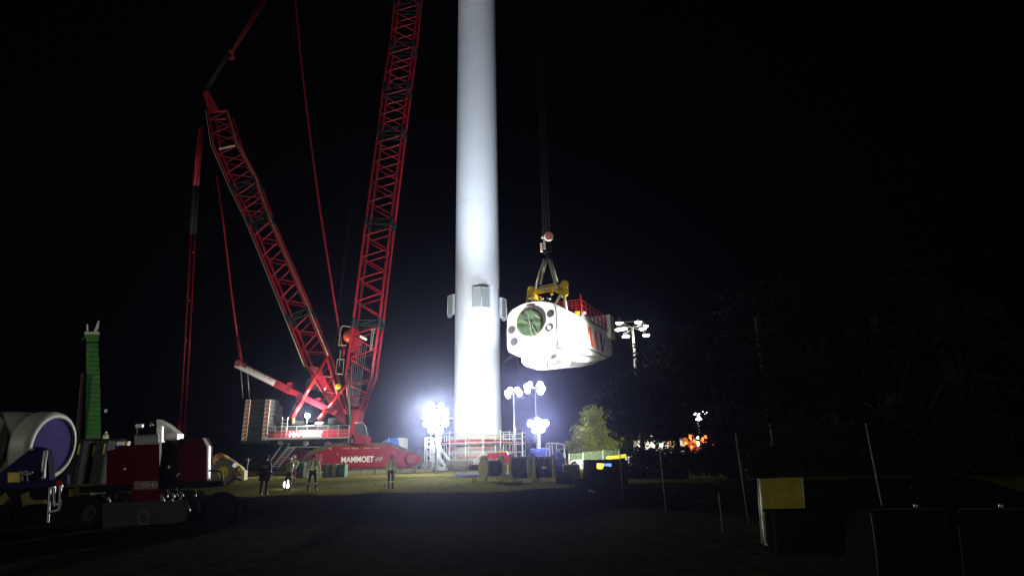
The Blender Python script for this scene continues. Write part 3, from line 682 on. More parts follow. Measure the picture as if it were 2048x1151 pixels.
# ------------------------------------------------------------------ floodlights and light masts
AIMT = V((TX, TY, 30)); AIMN = V((5, 58, 13))
def lamp_head(root, c, d, m, w=.62, h=.5, parent=None, rnd=True):
    d = V(d).normalized(); x, y, _ = axis_frame(d)
    if rnd:
        hd = part(root, 'lamp_head', MB().lathe([(.02, -.30), (.14, -.28), (w * .5, -.02), (w * .53, .04)], c, d, 18), STEEL, parent)
        part(root, 'lamp_lens', MB().lathe([(w * .49, .0), (w * .4, .06), (.01, .09)], c, d, 18), m, hd)
    else:
        hd = part(root, 'lamp_head', MB().beam(c - d * .22, c - d * .02, w, h), DARK, parent)
        part(root, 'lamp_lens', MB().beam(c - d * .015, c + d * .03, w * .9, h * .88), m, hd)
    return hd
# big glaring cluster left of the tower
fl = at(872, 836, 57)
fc_ = thing('floodlight_cluster', 'blinding white cluster of floodlights on a stand, left of the tower foot', 'floodlight', (fl.x, fl.y, 0))
part(fc_, 'mast', MB().bar((fl.x, fl.y + .3, 0), (fl.x, fl.y + .3, fl.z + .9), .09), STEEL)
part(fc_, 'crossbar', MB().bar((fl.x - 1.5, fl.y + .3, fl.z), (fl.x + 1.6, fl.y + .3, fl.z), .06).bar((fl.x - 1.2, fl.y + .3, fl.z + .85), (fl.x + 1.2, fl.y + .3, fl.z + .85), .06), STEEL)
for i, (dx, dz, s) in enumerate(((-.86, -.42, .62), (0, -.42, .62), (.86, -.42, .62), (-.86, .42, .62), (0, .42, .62), (.86, .42, .62), (-.43, 1.15, .5), (.43, 1.15, .5), (-.43, -1.12, .5), (.43, -1.12, .5))):
    lamp_head(fc_, fl + V((dx, 0, dz)), (.02 + .12 * dx, -1, .05), LAMPY, s * 1.15)
light(fc_, fl + V((0, -.8, .3)), 5200, (.97, 1, .88), size=.7)
light(fc_, fl + V((.8, -.9, .9)), 42000, (1, 1, .95), V((3.0, 57, 15)), 75, .9, .5)
light(fc_, fl + V((1.0, .3, .6)), 42000, (.97, 1, 1), V((TX, TY, 14)), 95, 1, .5)
light(fc_, fl + V((0, -.9, .2)), 58000, (1, 1, .88), V((-1, 0, 3)), 62, 1, .7)
light(fc_, fl + V((1.3, .2, 1.8)), 130000, (.84, .91, 1), V((TX, TY, 60)), 48, 1, .5)
light(fc_, fl + V((-.3, -.4, 1.8)), 11000, (1, .9, .9), at(640, 540, 62), 60, 1, .5)
def mast(px, py, Y, heads, label, top_r=.06, base_r=.12, z0=0, mats=LAMPV, arm=.9):
    c = at(px, py, Y); b = gx(px + (py - 900) * -.012, Y, z0); b = V((c.x, Y, z0))
    t = thing('light_mast', label, 'light mast', b, 'light masts on the site')
    part(t, 'pole', MB().bar(b, c, base_r, 10, top_r), STEEL)
    part(t, 'base', MB().bbox(b + V((0, 0, .3)), (1.1, 1.1, .6), .08), CONC)
    for (dx, dz, dd, w) in heads:
        p = c + V((dx, 0, dz))
        part(t, 'arm', MB().bar(c, p + V((0, .15, 0)), .035, 6), STEEL)
        lamp_head(t, p, dd, mats, w * .84)
    return t, c
m1, c1 = mast(1027, 786, 72, [(-.75, .05, (-.3, -1, -.25), .85), (-.4, .42, (-.3, -1, -.15), .85), (.45, .42, (.2, -1, -.15), .8), (.75, .0, (.3, -1, -.3), .9), (-.65, -.35, (-.2, -1, -.2), .6)], 'shorter of two slim lit masts right of the tower, round lamps on top')
m2, c2 = mast(1070, 776, 78, [(-1.1, .25, (-.3, -1, -.2), .9), (-.65, .55, (-.2, -1, -.1), .8), (-1.0, -.35, (-.2, -1, -.3), .8), (.7, .5, (.2, -1, -.1), .95), (1.0, -.05, (.3, -1, -.2), .95), (.75, -.5, (.2, -1, -.3), .9)], 'taller slim lit mast behind the cable drums, two lamp groups on top')
light(m1, c1 + V((-.3, -.4, 1.0)), 14000, (.85, .88, 1), V((TX, TY, 50)), 80, 1, .4)
light(m1, c1 + V((.8, -.8, .1)), 6500, (.95, .93, 1), V((0, 42, 0)), 120, .8, .5)
light(m2, c2 + V((1.2, -.4, .1)), 11000, (1, 1, .80), V((14, 76, 2.5)), 60, .9, .5)
light(m2, c2 + V((0, -.6, .1)), 6500, (.92, .9, 1), V((6, 48, 2)), 120, .8, .5)
# low bright lamp on the thick mast behind the drums
fb = at(1077, 848, 76)
lowm = thing('work_lamp', 'dazzling violet-white work lamp on a thick grey mast above the right cable drum', 'work lamp', (fb.x, fb.y, 0))
part(lowm, 'mast', MB().bbox((fb.x + .0, fb.y + .3, (fb.z) / 2), (.42, .42, fb.z), .04), STEEL)
for i in range(6): part(lowm, 'mast_collar', MB().bbox((fb.x, fb.y + .3, .8 + i * .75), (.5, .5, .08), .02), GREY)
for dx, dz, w in ((-1.0, .1, .85), (-.1, .3, 1.0), (.85, .15, .9), (-.55, -.72, .72), (.4, -.62, .8)):
    lamp_head(lowm, fb + V((dx, -.2, dz)), (dx * .1, -1, .02), LAMPV, w)
light(lowm, fb + V((0, -.9, 0)), 26000, (.90, .86, 1), V((-1, 20, 2)), 100, .9, .6)
# tall stadium mast behind the nacelle's tail
sm, sc_ = mast(1265, 655, 60, [], 'tall mast with a cluster of eight downward lamps, right of the nacelle tail', .12, .22)
HX8 = [(-2.6, 2.0), (-3.0, .0), (-1.9, .15), (-1.6, -1.9), (1.3, 2.0), (2.2, .2), (2.8, 1.0), (2.6, -1.8)]
crn_ = MB(); crn_.bar(sc_ + V((-1.8, 0, .65)), sc_ + V((1.9, 0, .65)), .05)
part(sm, 'crown_frame', crn_, STEEL)
for dx, dz in HX8:
    p = sc_ + V((dx * .50, .45 * ((dx * 7) % 2 - 1), dz * .40 - .15))
    part(sm, 'arm', MB().bar(sc_, p + V((0, 0, .25)), .04, 6), STEEL)
    hd = part(sm, 'lamp_head', MB().lathe([(.04, .40), (.22, .36), (.38, .02), (.40, -.02)], p, (0, 0, 1), 18), DARK)
    part(sm, 'lamp_lens', MB().lathe([(.37, .0), (.3, -.12), (.01, -.18)], p, (0, 0, 1), 18), LAMPY, hd)
for k in range(9): part(sm, 'climbing_step', MB().beam(V((sc_.x - .15, sc_.y, 2 + k * 1.2)), V((sc_.x + .35, sc_.y, 2 + k * 1.2)), .05, .05), STEEL)
light(sm, sc_ + V((-.2, -1.8, -.5)), 12000, (1, 1, .95), V((5, 60, 12.5)), 118, .9, .6)
# lamp glinting through the dark trees
tl_ = at(1396, 832, 74)
tlm = thing('light_mast', 'distant lamp seen through a gap in the dark trees on the right', 'light mast', (tl_.x, tl_.y, 0), 'light masts on the site')
part(tlm, 'pole', MB().bar((tl_.x, tl_.y + .2, 0), tl_ + V((0, .2, 0)), .08), STEEL)
lamp_head(tlm, tl_, (-.3, -1, 0), LAMPV, 1.0); lamp_head(tlm, tl_ + V((.9, 0, .5)), (-.3, -1, 0), LAMPV, .5)

# ------------------------------------------------------------------ scaffolding and stair tower round the tower foot
sc = thing('base_scaffold', 'grey tube scaffolding with guard rails round the foot of the white tower', 'scaffolding', (TX, TY, 0))
SCM = mat('scaffold_tube', (.55, .56, .50), .45, .5)
NS = 18; R1, R2 = 5.0, 6.4
def cp(r, k, z): a = -math.pi / 2 + (k + .5) * 2 * math.pi / NS; return V((TX + r * math.cos(a), TY + r * math.sin(a), z))
for k in range(NS):
    for r in (R1, R2):
        if cp(r, k, 0).y < TY + 2: bar(sc, 'standard', cp(r, k, 0), cp(r, k, 4.7 if r == R2 else 4.2), .05, SCM)
    if cp(R2, k, 0).y < TY + 1 or cp(R2, k + 1, 0).y < TY + 1:
        for z in (1.0, 2.0, 3.15, 3.9, 4.4): bar(sc, 'ledger', cp(R2, k, z), cp(R2, k + 1, z), .04, SCM)
        bar(sc, 'brace', cp(R2, k, .1 if k % 2 else 2.0), cp(R2, k + 1, 2.0 if k % 2 else .1), .035, SCM)
        part(sc, 'deck_board', MB().prism([cp(R1, k, 3.05), cp(R2, k, 3.05), cp(R2, k + 1, 3.05), cp(R1, k + 1, 3.05)], (0, 0, .06)), WOOD)
        part(sc, 'toe_board', MB().beam(cp(R2 - .07, k, 3.22), cp(R2 - .07, k + 1, 3.22), .04, .2), DRED)
        bar(sc, 'transom', cp(R1, k, 3.0), cp(R2, k, 3.0), .04, SCM)
ORG = mat('orange_barrier', (.55, .14, .05), .6)
for k in range(-3, 4):
    for z in (.55, 1.5, 2.5):
        if (k + int(z * 2)) % 3: part(sc, 'orange_band', MB().beam(cp(R1 - .3, k, z), cp(R1 - .3, k + 1, z), .03, .14), ORG)
for k in (-3, -2, 0, 1, 2):
    part(sc, 'mesh_panel', MB().beam(cp(R1 - .5, k, .9), cp(R1 - .5, k + 1, .9), .03, 1.7 if k % 2 else 1.3), mat('mesh_grey', (.26, .28, .24), .8, 0, 14, .5))
# right scaffold bay with upstanding tubes
sr = thing('scaffold_bay', 'small square scaffold bay with upstanding tubes, right of the tower foot behind the red tank', 'scaffolding', (at(1024, 900, 77).x, 77, 0))
xa, xb = at(1007, 900, 76.5).x, at(1045, 900, 76.5).x
for i in range(4):
    for yy in (76.5, 78.5):
        x = xa + (xb - xa) * i / 3; bar(sr, 'standard', (x, yy, 0), (x, yy, 4.6 + .25 * ((i * 7) % 3) - .2), .05, SCM)
for z in (.9, 1.9, 2.9, 3.6, 4.2):
    bar(sr, 'ledger', (xa, 76.5, z), (xb, 76.5, z), .04, SCM); bar(sr, 'ledger', (xa, 78.5, z), (xb, 78.5, z), .04, SCM)
part(sr, 'deck_board', MB().box(((xa + xb) / 2, 77.5, 3.0), (xb - xa, 2, .08)), DRED)
for i in range(3): bar(sr, 'brace', (xa + (xb - xa) * i / 3, 76.5, 2.0 * (i % 2)), (xa + (xb - xa) * (i + 1) / 3, 76.5, 2 - 2.0 * (i % 2)), .035, SCM)
# white access tower
sy = 70.5
SWM = mat('stair_white', (.80, .82, .84), .45, .1)
stt = thing('stair_tower', 'white steel access tower with a diagonal stair, left of the scaffolding', 'stair tower', (at(862, 940, sy).x, sy, 0))
X = lambda px: at(px, 900, sy).x
Zs = lambda py: at(862, py, sy).z
z0, zp, zt = .05, Zs(893), Zs(874)
for px in (850, 862):
    for yy in (sy, sy + 1.6): bar(stt, 'leg', (X(px), yy, z0), (X(px), yy, zt), .09, SWM, None, 4)
for px in (866.5, 876):
    for yy in (sy, sy + 1.6): bar(stt, 'leg', (X(px), yy, z0), (X(px), yy, zp + (.0 if px < 870 else 1.2)), .08, SWM, None, 4)
for yy in (sy, sy + 1.6):
    for py in (874, 882, 891): bar(stt, 'rail', (X(850), yy, Zs(py)), (X(862), yy, Zs(py)), .08, SWM, None, 4)
    bar(stt, 'brace', (X(851), yy, Zs(897)), (X(861), yy, Zs(915)), .06, SWM, None, 4); bar(stt, 'brace', (X(861), yy, Zs(918)), (X(851), yy, Zs(935)), .06, SWM, None, 4)
    bar(stt, 'brace', (X(875), yy, Zs(905)), (X(867), yy, Zs(920)), .05, SWM, None, 4); bar(stt, 'brace', (X(867), yy, Zs(920)), (X(876), yy, Zs(938)), .05, SWM, None, 4)
    bar(stt, 'stair_stringer', (X(863), yy, Zs(893)), (X(896), yy, Zs(942)), .10, SWM, None, 4)
    bar(stt, 'stair_rail', (X(866), yy, Zs(876)), (X(903), yy, Zs(928)), .05, SWM, None, 4)
    bar(stt, 'rail', (X(866), yy, Zs(931)), (X(876), yy, Zs(931)), .07, SWM, None, 4)
part(stt, 'platform', MB().box(((X(850) + X(876)) / 2, sy + .8, zp), (X(876) - X(850), 1.8, .22)), SWM)
for k in range(12):
    t = (k + .5) / 12; px = 863 + 33 * t; z = Zs(893 + 49 * t); part(stt, 'stair_tread', MB().box((X(px), sy + .8, z), (.28, 1.5, .05)), SWM)
for k, px in enumerate((846, 858)):
    solo('concrete_post', MB().bbox((0, 0, .55), (.5, .5, 1.15), .05), CONC, ('short concrete post, left one in front of the white stair tower', 'short concrete post, right one in front of the white stair tower')[k], 'post', 'concrete posts by the stair tower', gx(px, 66, 0))
# pallets and clutter at the foot of the stair
for k, (px, py, w, h, m, lb, ct) in enumerate(((884, 944, 1.6, .35, WHITE, 'low white bags lying at the foot of the white stair', 'bags'), (919, 938, 3.0, 1.1, mat('mesh_pallet', (.20, .19, .13), .8, 0, 5, .5), 'brown wire crate standing in front of the tower scaffolding', 'crate'), (948, 940, 1.3, .6, DARK, 'small dark generator beside the brown wire crate', 'generator'))):
    p = gx(px, 70, 0); t = thing(('bag_pile', 'wire_crate', 'generator')[k], lb, ct, p)
    part(t, 'body', MB().bbox(p + V((0, 0, h / 2)), (w, 1.2, h), .06), m); part(t, 'lid', MB().bbox(p + V((.1, 0, h + .06)), (w * .7, .9, .12), .03), GREY if k else WHITE)
    for s in (-.3, .3): part(t, 'strap', MB().box(p + V((w * s, -.61, h / 2)), (.05, .02, h)), BLACK)

# ------------------------------------------------------------------ cable drums
def drum(px0, px1, pyb, rz, label, rot, crad=.80, tag=True):
    b0 = gnd((px0 + px1) / 2, pyb)
    Y = b0.y + 1.0; W = (at(px1, pyb, Y).x - at(px0, pyb, Y).x) * 1.02; R = .80
    t = thing('cable_drum', label, 'cable drum', (0, 0, 0), 'cable drums in a row')
    ax = V((1, 0, 0)); n = 28
    for s in (-1, 1):
        f = MB().lathe([(.05, -.06), (R, -.06), (R, .06), (.05, .06)], (s * W / 2, 0, R), ax, n, False)
        fo = part(t, 'flange', f, WOODY)
        for k in range(5): part(t, 'flange_board', MB().beam((s * (W / 2 + .075), -.0 + 0, R) and V((s * (W / 2 + .07), -R * .9 + k * R * .45, R - (R * R * .92 - (R * .9 - k * R * .45) ** 2) ** .5 if abs(R * .9 - k * R * .45) < R * .95 else R)), V((s * (W / 2 + .07), -R * .9 + k * R * .45, R + (R * R * .92 - (R * .9 - k * R * .45) ** 2) ** .5)), .03, .34, V((0, 1, 0))), WOODY, fo)
        for k in range(10):
            a = k * math.pi / 5; part(t, 'flange_bolt', MB().bar((s * (W / 2 + .10), math.cos(a) * .5, R + math.sin(a) * .5), (s * (W / 2 + .06), math.cos(a) * .5, R + math.sin(a) * .5), .035, 6), STEEL, fo)
    prof = []; turns = 15
    cr_ = R * crad
    for k in range(turns):
        x0 = -W / 2 + .07 + (W - .14) * k / turns; x1 = x0 + (W - .14) / turns
        rr = cr_ * (.99 + .02 * ((k * 5) % 3 == 0)); prof += [(rr - .05, x0), (rr, x0 + .03), (rr, x1 - .03), (rr - .05, x1)]
    part(t, 'cable_winding', MB().lathe(prof, (0, 0, R), ax, 36), CABLEM)
    part(t, 'cable_end', MB().tube([(W * .2, -cr_ * .98, R * .9), (W * .22, -cr_ * 1.03, R * .5), (W * .1, -cr_ * .8, .12)], .045, 6), CABLEM)
    if tag: part(t, 'paper_label', MB().box((W * .02, -cr_ - .03, R), (.30, .01, .12)), LETT)
    t.location = V((b0.x, Y, 0.02)); t.rotation_euler = (0, 0, rz); return t
drum(966, 1001, 963, .42, 'leftmost cable drum, dark shadowed left flange and loosely wound black cable', 0, .66, False)
drum(1026, 1060, 961, -.20, 'middle cable drum, full of black cable, wooden rims lit yellowish', 0, .88, False)
drum(1073, 1109, 962, -.10, 'rightmost cable drum with a small white paper label on the black cable', 0, .88)
wb = MB(); 
for k, (px0, px1, py) in enumerate(((1046, 1066, 965), (1081, 1112, 963))):
    a, b = gnd(px0, py), gnd(px1, py); b.y = a.y
    solo('timber_beam', MB().beam(V((0, 0, .12)), V(((b - a).x, 0, .12)), .22, .24), WOODY, ('timber beam lying between the middle and right cable drums', 'timber beam lying under the front of the rightmost cable drum')[k], 'timber', 'timber beams by the drums', a)
p = gnd(950, 961); solo('timber_block', MB().bbox((0, 0, .12), (.35, .3, .25), .03), WOODY, 'small timber chock on the grass left of the leftmost drum', 'timber', None, p)

# red tank, yellow fork, blue containers, railing frame behind the drums
ra = gx(974, 62, 0); rb = gx(1031, 62, 0)
rt = thing('red_skip', 'bright red steel tank with rounded shoulders behind the left and middle drums', 'tank', ((ra.x + rb.x) / 2, 62, 0))
hh = at(1000, 905, 62).z
prm = [(ra.x, 62, hh * .45), (ra.x, 62, hh - .15), (ra.x + .25, 62, hh), (rb.x - .9, 62, hh + .05), (rb.x - .7, 62, hh - .2), (rb.x - .7, 62, .5), (rb.x - 1.3, 62, .25), (ra.x + 1.9, 62, .35), (ra.x + 1.6, 62, hh * .4)]
part(rt, 'body', MB().prism(prm, (0, 2.2, 0)), mat('bright_red', (.55, .02, .04), .4, 0, 1.5, .25))
part(rt, 'end_plate', MB().prism([(rb.x - .68, 62.02, .3), (rb.x - .68, 62.02, hh - .1), (rb.x - .1, 62.6, hh), (rb.x - .1, 62.6, .4)], (0, 1.6, 0)), DRED)
part(rt, 'yellow_lid', MB().box((rb.x - 1.2, 62.8, hh + .14), (1.1, .8, .12)), YEL)
part(rt, 'wheel', MB().lathe([(.01, .1), (.22, .12), (.25, 0)], (rb.x - .8, 61.9, .35), (0, -1, 0), 16), STEEL)
part(rt, 'support_leg', MB().bar((ra.x + .3, 62.5, 0), (ra.x + .3, 62.5, hh * .5), .1), STEEL)
a = gx(1006, 60, 0); yf = thing('yellow_fork', 'yellow steel fork frame standing on the grass between the left and middle drums', 'fork attachment', a)
part(yf, 'upright', MB().prism([a, a + V((0, 0, 1.1)), a + V((.25, 0, 1.0)), a + V((.5, 0, .4)), a + V((1.2, 0, .15)), a + V((1.2, 0, 0))], (0, .3, 0)), YEL)
part(yf, 'tine', MB().beam(a + V((.1, .1, .06)), a + V((1.5, -.5, .06)), .14, .1), YEL)
for k, (px0, px1, py0, py1, Y, lb) in enumerate(((1061, 1102, 897, 925, 66, 'wide blue tank with a bumpy top behind the middle and right drums'),)):
    x0, x1 = at(px0, 910, Y).x, at(px1, 910, Y).x; zt = at(1080, py0 + 2, Y).z
    bt = thing('blue_tank', lb, 'tank', ((x0 + x1) / 2, Y, 0))
    part(bt, 'body', MB().bbox(((x0 + x1) / 2, Y + 1, zt / 2), (x1 - x0, 2, zt), .25), BLUE)
    for q, (u, w, h) in enumerate(((.12, .5, .25), (.36, .35, .4), (.6, .8, .3), (.8, .3, .5), (.93, .3, .2))):
        part(bt, 'bag_top', MB().sphere((x0 + (x1 - x0) * u, Y + .6, zt), .45, 12, (w * 1.4, .8, h * 1.5), .8), BLUE)
p = gx(1118, 55, 0); bs = thing('blue_bag', 'bright blue pointed bulk bag right beside the rightmost cable drum', 'bulk bag', p)
part(bs, 'body', MB().loft([[p + V((x * s, y * s, z)) for x, y in ((-.6, -.5), (.6, -.5), (.6, .5), (-.6, .5))] for s, z in ((.8, 0), (1.05, .5), (.95, 1.1), (.5, 1.7), (.1, 1.9))]), BLUE)
for s in (-.3, .3): part(bs, 'lifting_loop', MB().tube([p + V((s, -.1, 1.5)), p + V((s * .6, 0, 2.1)), p + V((s * .3, .1, 1.6))], .04, 6), BLUE)
# tube railing frame
RY = 64
rf = thing('railing_frame', 'grey tube railing frame with curved corners on a pale platform, right of the blue tank', 'railing', gx(1110, RY, 0))
G = lambda px, py, dy=0: at(px, py, RY + dy)
for a, b in (((1092, 912), (1092, 889)), ((1130, 915), (1128, 890)), ((1113, 912), (1113, 887)), ((1100, 912), (1098, 888)), ((1106, 912), (1104, 888)), ((1118, 905), (1118, 898))): bar(rf, 'post', G(*a), G(*b), .06, STEEL)
part(rf, 'top_rail', MB().tube([G(1092, 890), G(1093, 887), G(1099, 886), G(1114, 886), G(1126, 888), G(1128, 890), G(1128.5, 893)], .065, 8), STEEL)
for py in (898, 905): bar(rf, 'mid_rail', G(1113, py), G(1128, py + .5), .04, STEEL)
for k in range(4): bar(rf, 'rung', G(1098, 892 + k * 5), G(1105, 892 + k * 5), .04, STEEL)
xq0, xq1 = G(1106, 910).x, G(1128, 910).x
part(rf, 'platform', MB().bbox(((xq0 + xq1) / 2, RY + .5, G(1110, 912).z - .2), (xq1 - xq0, 1.4, .7), .06), mat('straw_bags', (.42, .40, .16), .8, 0, 5, .5, .4))
part(rf, 'skid', MB().bbox(((xq0 + xq1) / 2, RY + .5, .5), (xq1 - xq0 + .3, 1.6, .9), .06), YEL)
# spread blue sheet on the grass
bx = MB(); a, b = gnd(907, 953), gnd(1017, 950)
N1 = 40
vs = [(a.x + (b.x - a.x) * i / N1, a.y + (0.3 if j == 0 else 2.6) * j + math.sin(i * 1.3) * .15 + .1, .06 + (.11 + .10 * math.sin(i * 2.1 + j) + .05 * math.sin(i * 4.7)) * (1 if j == 1 else 0)) for j in range(3) for i in range(N1 + 1)]
bx._add(vs, [(j * (N1 + 1) + i, j * (N1 + 1) + i + 1, (j + 1) * (N1 + 1) + i + 1, (j + 1) * (N1 + 1) + i) for j in range(2) for i in range(N1)], True)
solo('blue_sheet', bx, mat('sheet_blue', (.016, .014, .075), .95, spec=.05), 'crumpled dark blue sheeting spread on the grass behind the leftmost drum', 'sheeting', None, (0, 0, 0))

# ------------------------------------------------------------------ timber mats, crates, blue dome tent
pa = V((-21.4, 57.9, 0))
for k in range(9):
    o_ = C0 + CD * (.2 + k * 1.33) - CN * .5; ob = MB().bbox(CD * .8 + V((0, 0, .2)), (1.27, .9, .38), .04, math.atan2(CD.y, CD.x))
    solo('timber_mat', ob, WOOD, 'pale timber mat, number %s from the left along the near crawler track' % ['one', 'two', 'three', 'four', 'five', 'six', 'seven', 'eight', 'nine'][k], 'timber mat', 'timber mats under the crane', o_)
for k in range(4):
    o_ = C0 + CN * 8.6 + CD * (-5.5 + k * 1.7) - CN * .9; solo('timber_mat', MB().bbox((0, 0, .2), (1.6, 1.5, .38), .04, math.atan2(CD.y, CD.x)), WOOD, 'pale timber mat by the far crawler track, %s from the left' % ['first', 'second', 'third', 'fourth'][k], 'timber mat', 'timber mats under the crane', o_)
def crate(px0, px1, py, Y, zt, lb, stripes=True, m=GREEN):
    x0, x1 = gx(px0, Y).x, gx(px1, Y).x; t = thing('green_crate', lb, 'crate', ((x0 + x1) / 2, Y, 0), 'green crates by the crawler track')
    b = part(t, 'body', MB().bbox(((x0 + x1) / 2, Y + .5, zt / 2), (x1 - x0, 1.0, zt), .04), m)
    for u in (.06, .5, .94): part(t, 'corner_rib', MB().box((x0 + (x1 - x0) * u, Y - .02, zt / 2), (.08, .05, zt)), m, b)
    if stripes:
        for u in (.35, .85):
            for q in range(4):
                z = .12 + q * (zt - .15) / 4; xx = x0 + (x1 - x0) * u
                part(t, 'hazard_stripe', MB().prism([(xx - .12, Y - .045, z), (xx + .12, Y - .045, z + .12), (xx + .12, Y - .045, z + .24), (xx - .12, Y - .045, z + .12)], (0, -.015, 0)), YEL, b)
crate(644, 671, 955, 53, 1.15, 'green crate with yellow hazard stripes, left one in front of the crawler track')
crate(672, 689, 955, 53.3, 1.1, 'plain green crate, right one in front of the crawler track', False)
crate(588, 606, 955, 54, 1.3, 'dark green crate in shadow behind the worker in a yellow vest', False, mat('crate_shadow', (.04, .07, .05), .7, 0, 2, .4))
tt = TP(11.2, .6, 3.05); t0 = at(783, 885, 63)
dt = thing('dome_tent', 'blue and white domed cover on the far right end of the crawler track', 'cover', (t0.x, 63, 2.7))
zt0, zt1 = at(783, 899, 63).z, at(783, 875, 63).z; xA, xB, xM = at(757, 890, 63).x, at(808, 890, 63).x, at(784, 890, 63).x
arc = [(xA + (xM - xA) * (1 - math.cos(a)), 63, zt0 + (zt1 - zt0) * math.sin(a)) for a in [i * math.pi / 2 / 8 for i in range(9)]]
part(dt, 'blue_dome', MB().prism(arc + [(xM + .55, 63, zt1), (xM + .95, 63, zt0)], (0, 2.2, 0)), mat('tent_blue', (.07, .22, .95), .5))
part(dt, 'white_end', MB().prism([(xM + .56, 62.98, zt1), (xB - .1, 62.98, zt1), (xB, 62.98, zt1 - .2), (xB + .02, 62.98, zt0 - .15), (xM + .96, 62.98, zt0)], (0, 2.2, 0)), WHITE)
part(dt, 'seam', MB().bar((xM - .35, 62.96, zt0), (xM - .35, 62.96, zt1), .035), LETT)

# ------------------------------------------------------------------ people
HIV = mat('hi_vis_lime', (.74, .92, .26), .7, 0, 6, .2); REFL = mat('reflective_tape', (.92, .94, .92), .3, .2)
NAVY = mat('navy_trousers', (.012, .016, .035), .85, 0, 9, .4); JRED = mat('coat_red', (.16, .02, .015), .85, 0, 6, .4); TRED = mat('trouser_red', (.45, .03, .02), .8, 0, 6, .4)
SKIN = MUDRED; HELM = mat('helmet_white', (.85, .85, .85), .35); HAIR = mat('hair_brown', (.04, .025, .015), .9); BOOT = mat('boots_black', (.015, .014, .013), .7)
GRN = mat('trouser_green', (.10, .22, .05), .8, 0, 6, .4); HBLU = mat('helmet_blue', (.05, .07, .2), .4)
def person(label, loc, rz, top, legs, joints=None, helmet=HELM, tape_legs=True, coat=False, height=1.8, backflash=False, limbs=None, tape_boots=False, arms=None):
    """one continuous skinned body, plus vest, tape, helmet, boots as children"""
    J = dict(pelvis=(0, 0, .96), waist=(0, .0, 1.10), chest=(0, .015, 1.34), neck=(0, .01, 1.49), chin=(0, -.01, 1.56), head=(0, -.015, 1.66), crown=(0, -.005, 1.745))
    for s, n in ((-1, 'l'), (1, 'r')):
        J.update({n + 'sh': (s * .18, .01, 1.43), n + 'el': (s * .255, .04, 1.15), n + 'wr': (s * .25, -.05, .92), n + 'ha': (s * .245, -.08, .83),
                  n + 'hip': (s * .095, 0, .90), n + 'kn': (s * .125, -.02, .50), n + 'an': (s * .145, .02, .10), n + 'to': (s * .165, -.15, .045)})
    if joints: J.update(joints)
    Rd = dict(pelvis=(.155, .115), waist=(.15, .105), chest=(.175, .12), neck=(.062, .062), chin=(.07, .08), head=(.082, .10), crown=(.055, .065))
    for n in 'lr': Rd.update({n + 'sh': (.075,) * 2, n + 'el': (.052,) * 2, n + 'wr': (.036,) * 2, n + 'ha': (.045, .03), n + 'hip': (.098,) * 2, n + 'kn': (.066,) * 2, n + 'an': (.048,) * 2, n + 'to': (.042,) * 2})
    E = [('pelvis', 'waist'), ('waist', 'chest'), ('chest', 'neck'), ('neck', 'chin'), ('chin', 'head'), ('head', 'crown')]
    for n in 'lr': E += [('chest', n + 'sh'), (n + 'sh', n + 'el'), (n + 'el', n + 'wr'), (n + 'wr', n + 'ha'), ('pelvis', n + 'hip'), (n + 'hip', n + 'kn'), (n + 'kn', n + 'an'), (n + 'an', n + 'to')]
    names = list(J); me = bpy.data.meshes.new('person'); me.from_pydata([J[n] for n in names], [(names.index(a), names.index(b)) for a, b in E], [])
    tmp = bpy.data.objects.new('tmp', me); COL.objects.link(tmp)
    tmp.modifiers.new('s', 'SKIN'); 
    if not me.skin_vertices: me.attributes  # layer is made by the modifier
    sk = me.skin_vertices[0].data
    for i, n in enumerate(names): sk[i].radius = Rd[n]; sk[i].use_root = (n == 'pelvis')
    su = tmp.modifiers.new('u', 'SUBSURF'); su.levels = 2; su.render_levels = 2
    bpy.context.view_layer.update()
    bm_ = bpy.data.meshes.new_from_object(tmp.evaluated_get(bpy.context.evaluated_depsgraph_get())); bpy.data.objects.remove(tmp)
    bm_.materials.clear()
    root = thing('person', label, 'person', (0, 0, 0), 'workers on the site')
    for m in (SKIN, top, legs, BOOT): bm_.materials.append(m)
    seg = {'arm': [], 'leg': []}
    def near(p):
        best = None
        for a, b in E:
            A, B = V(J[a]), V(J[b]); t = max(0, min(1, (p - A).dot(B - A) / (B - A).length_squared)); d = (p - A.lerp(B, t)).length
            if best is None or d < best[0]: best = (d, a, b, t)
        return best
    vest = []
    for f in bm_.polygons:
        c = f.center; _, a, b, t = near(c)
        mi = 1
        if b in ('chin', 'head', 'crown') or b[1:] == 'ha' or (b == 'neck' and t > .8) or (b[1:] == 'wr' and t > .93): mi = 0
        elif b[1:] in ('kn',) or (b[1:] == 'hip') or (b == 'waist' and t < .1 and c.z < .99): mi = 2
        elif b[1:] == 'an': mi = 2 if t < .8 else 3
        elif b[1:] == 'to': mi = 3
        f.material_index = mi; f.use_smooth = True
        if mi == 1: vest.append(f)
    body = bpy.data.objects.new('body', bm_); COL.objects.link(body); body.parent = root
    # garment: the torso and upper arm faces pushed outwards
    vb = MB(); idx = {}; 
    def gv(i):
        v = bm_.vertices[i]; co = v.co + v.normal * .018
        if coat and co.z < 1.0: co = co + V((co.x * .25, co.y * .25, -.0))
        return tuple(co)
    sleeves = arms if arms is not None else True
    fl_ = []
    for f in vest:
        _, a, b, t = near(f.center)
        if b[1:] in ('el', 'wr') and not sleeves: continue
        fl_.append([i for i in f.vertices]); 
        for i in f.vertices: idx.setdefault(i, len(idx))
    vs = [None] * len(idx)
    for i, k in idx.items(): vs[k] = gv(i)
    vb._add(vs, [[idx[i] for i in f] for f in fl_], True)
    vo = part(root, 'jacket', vb, top)
    # reflective bands round the chest and down the back; each a closed strip just outside the jacket
    zb = (1.06, 1.20) if not backflash else (1.22, 1.30)
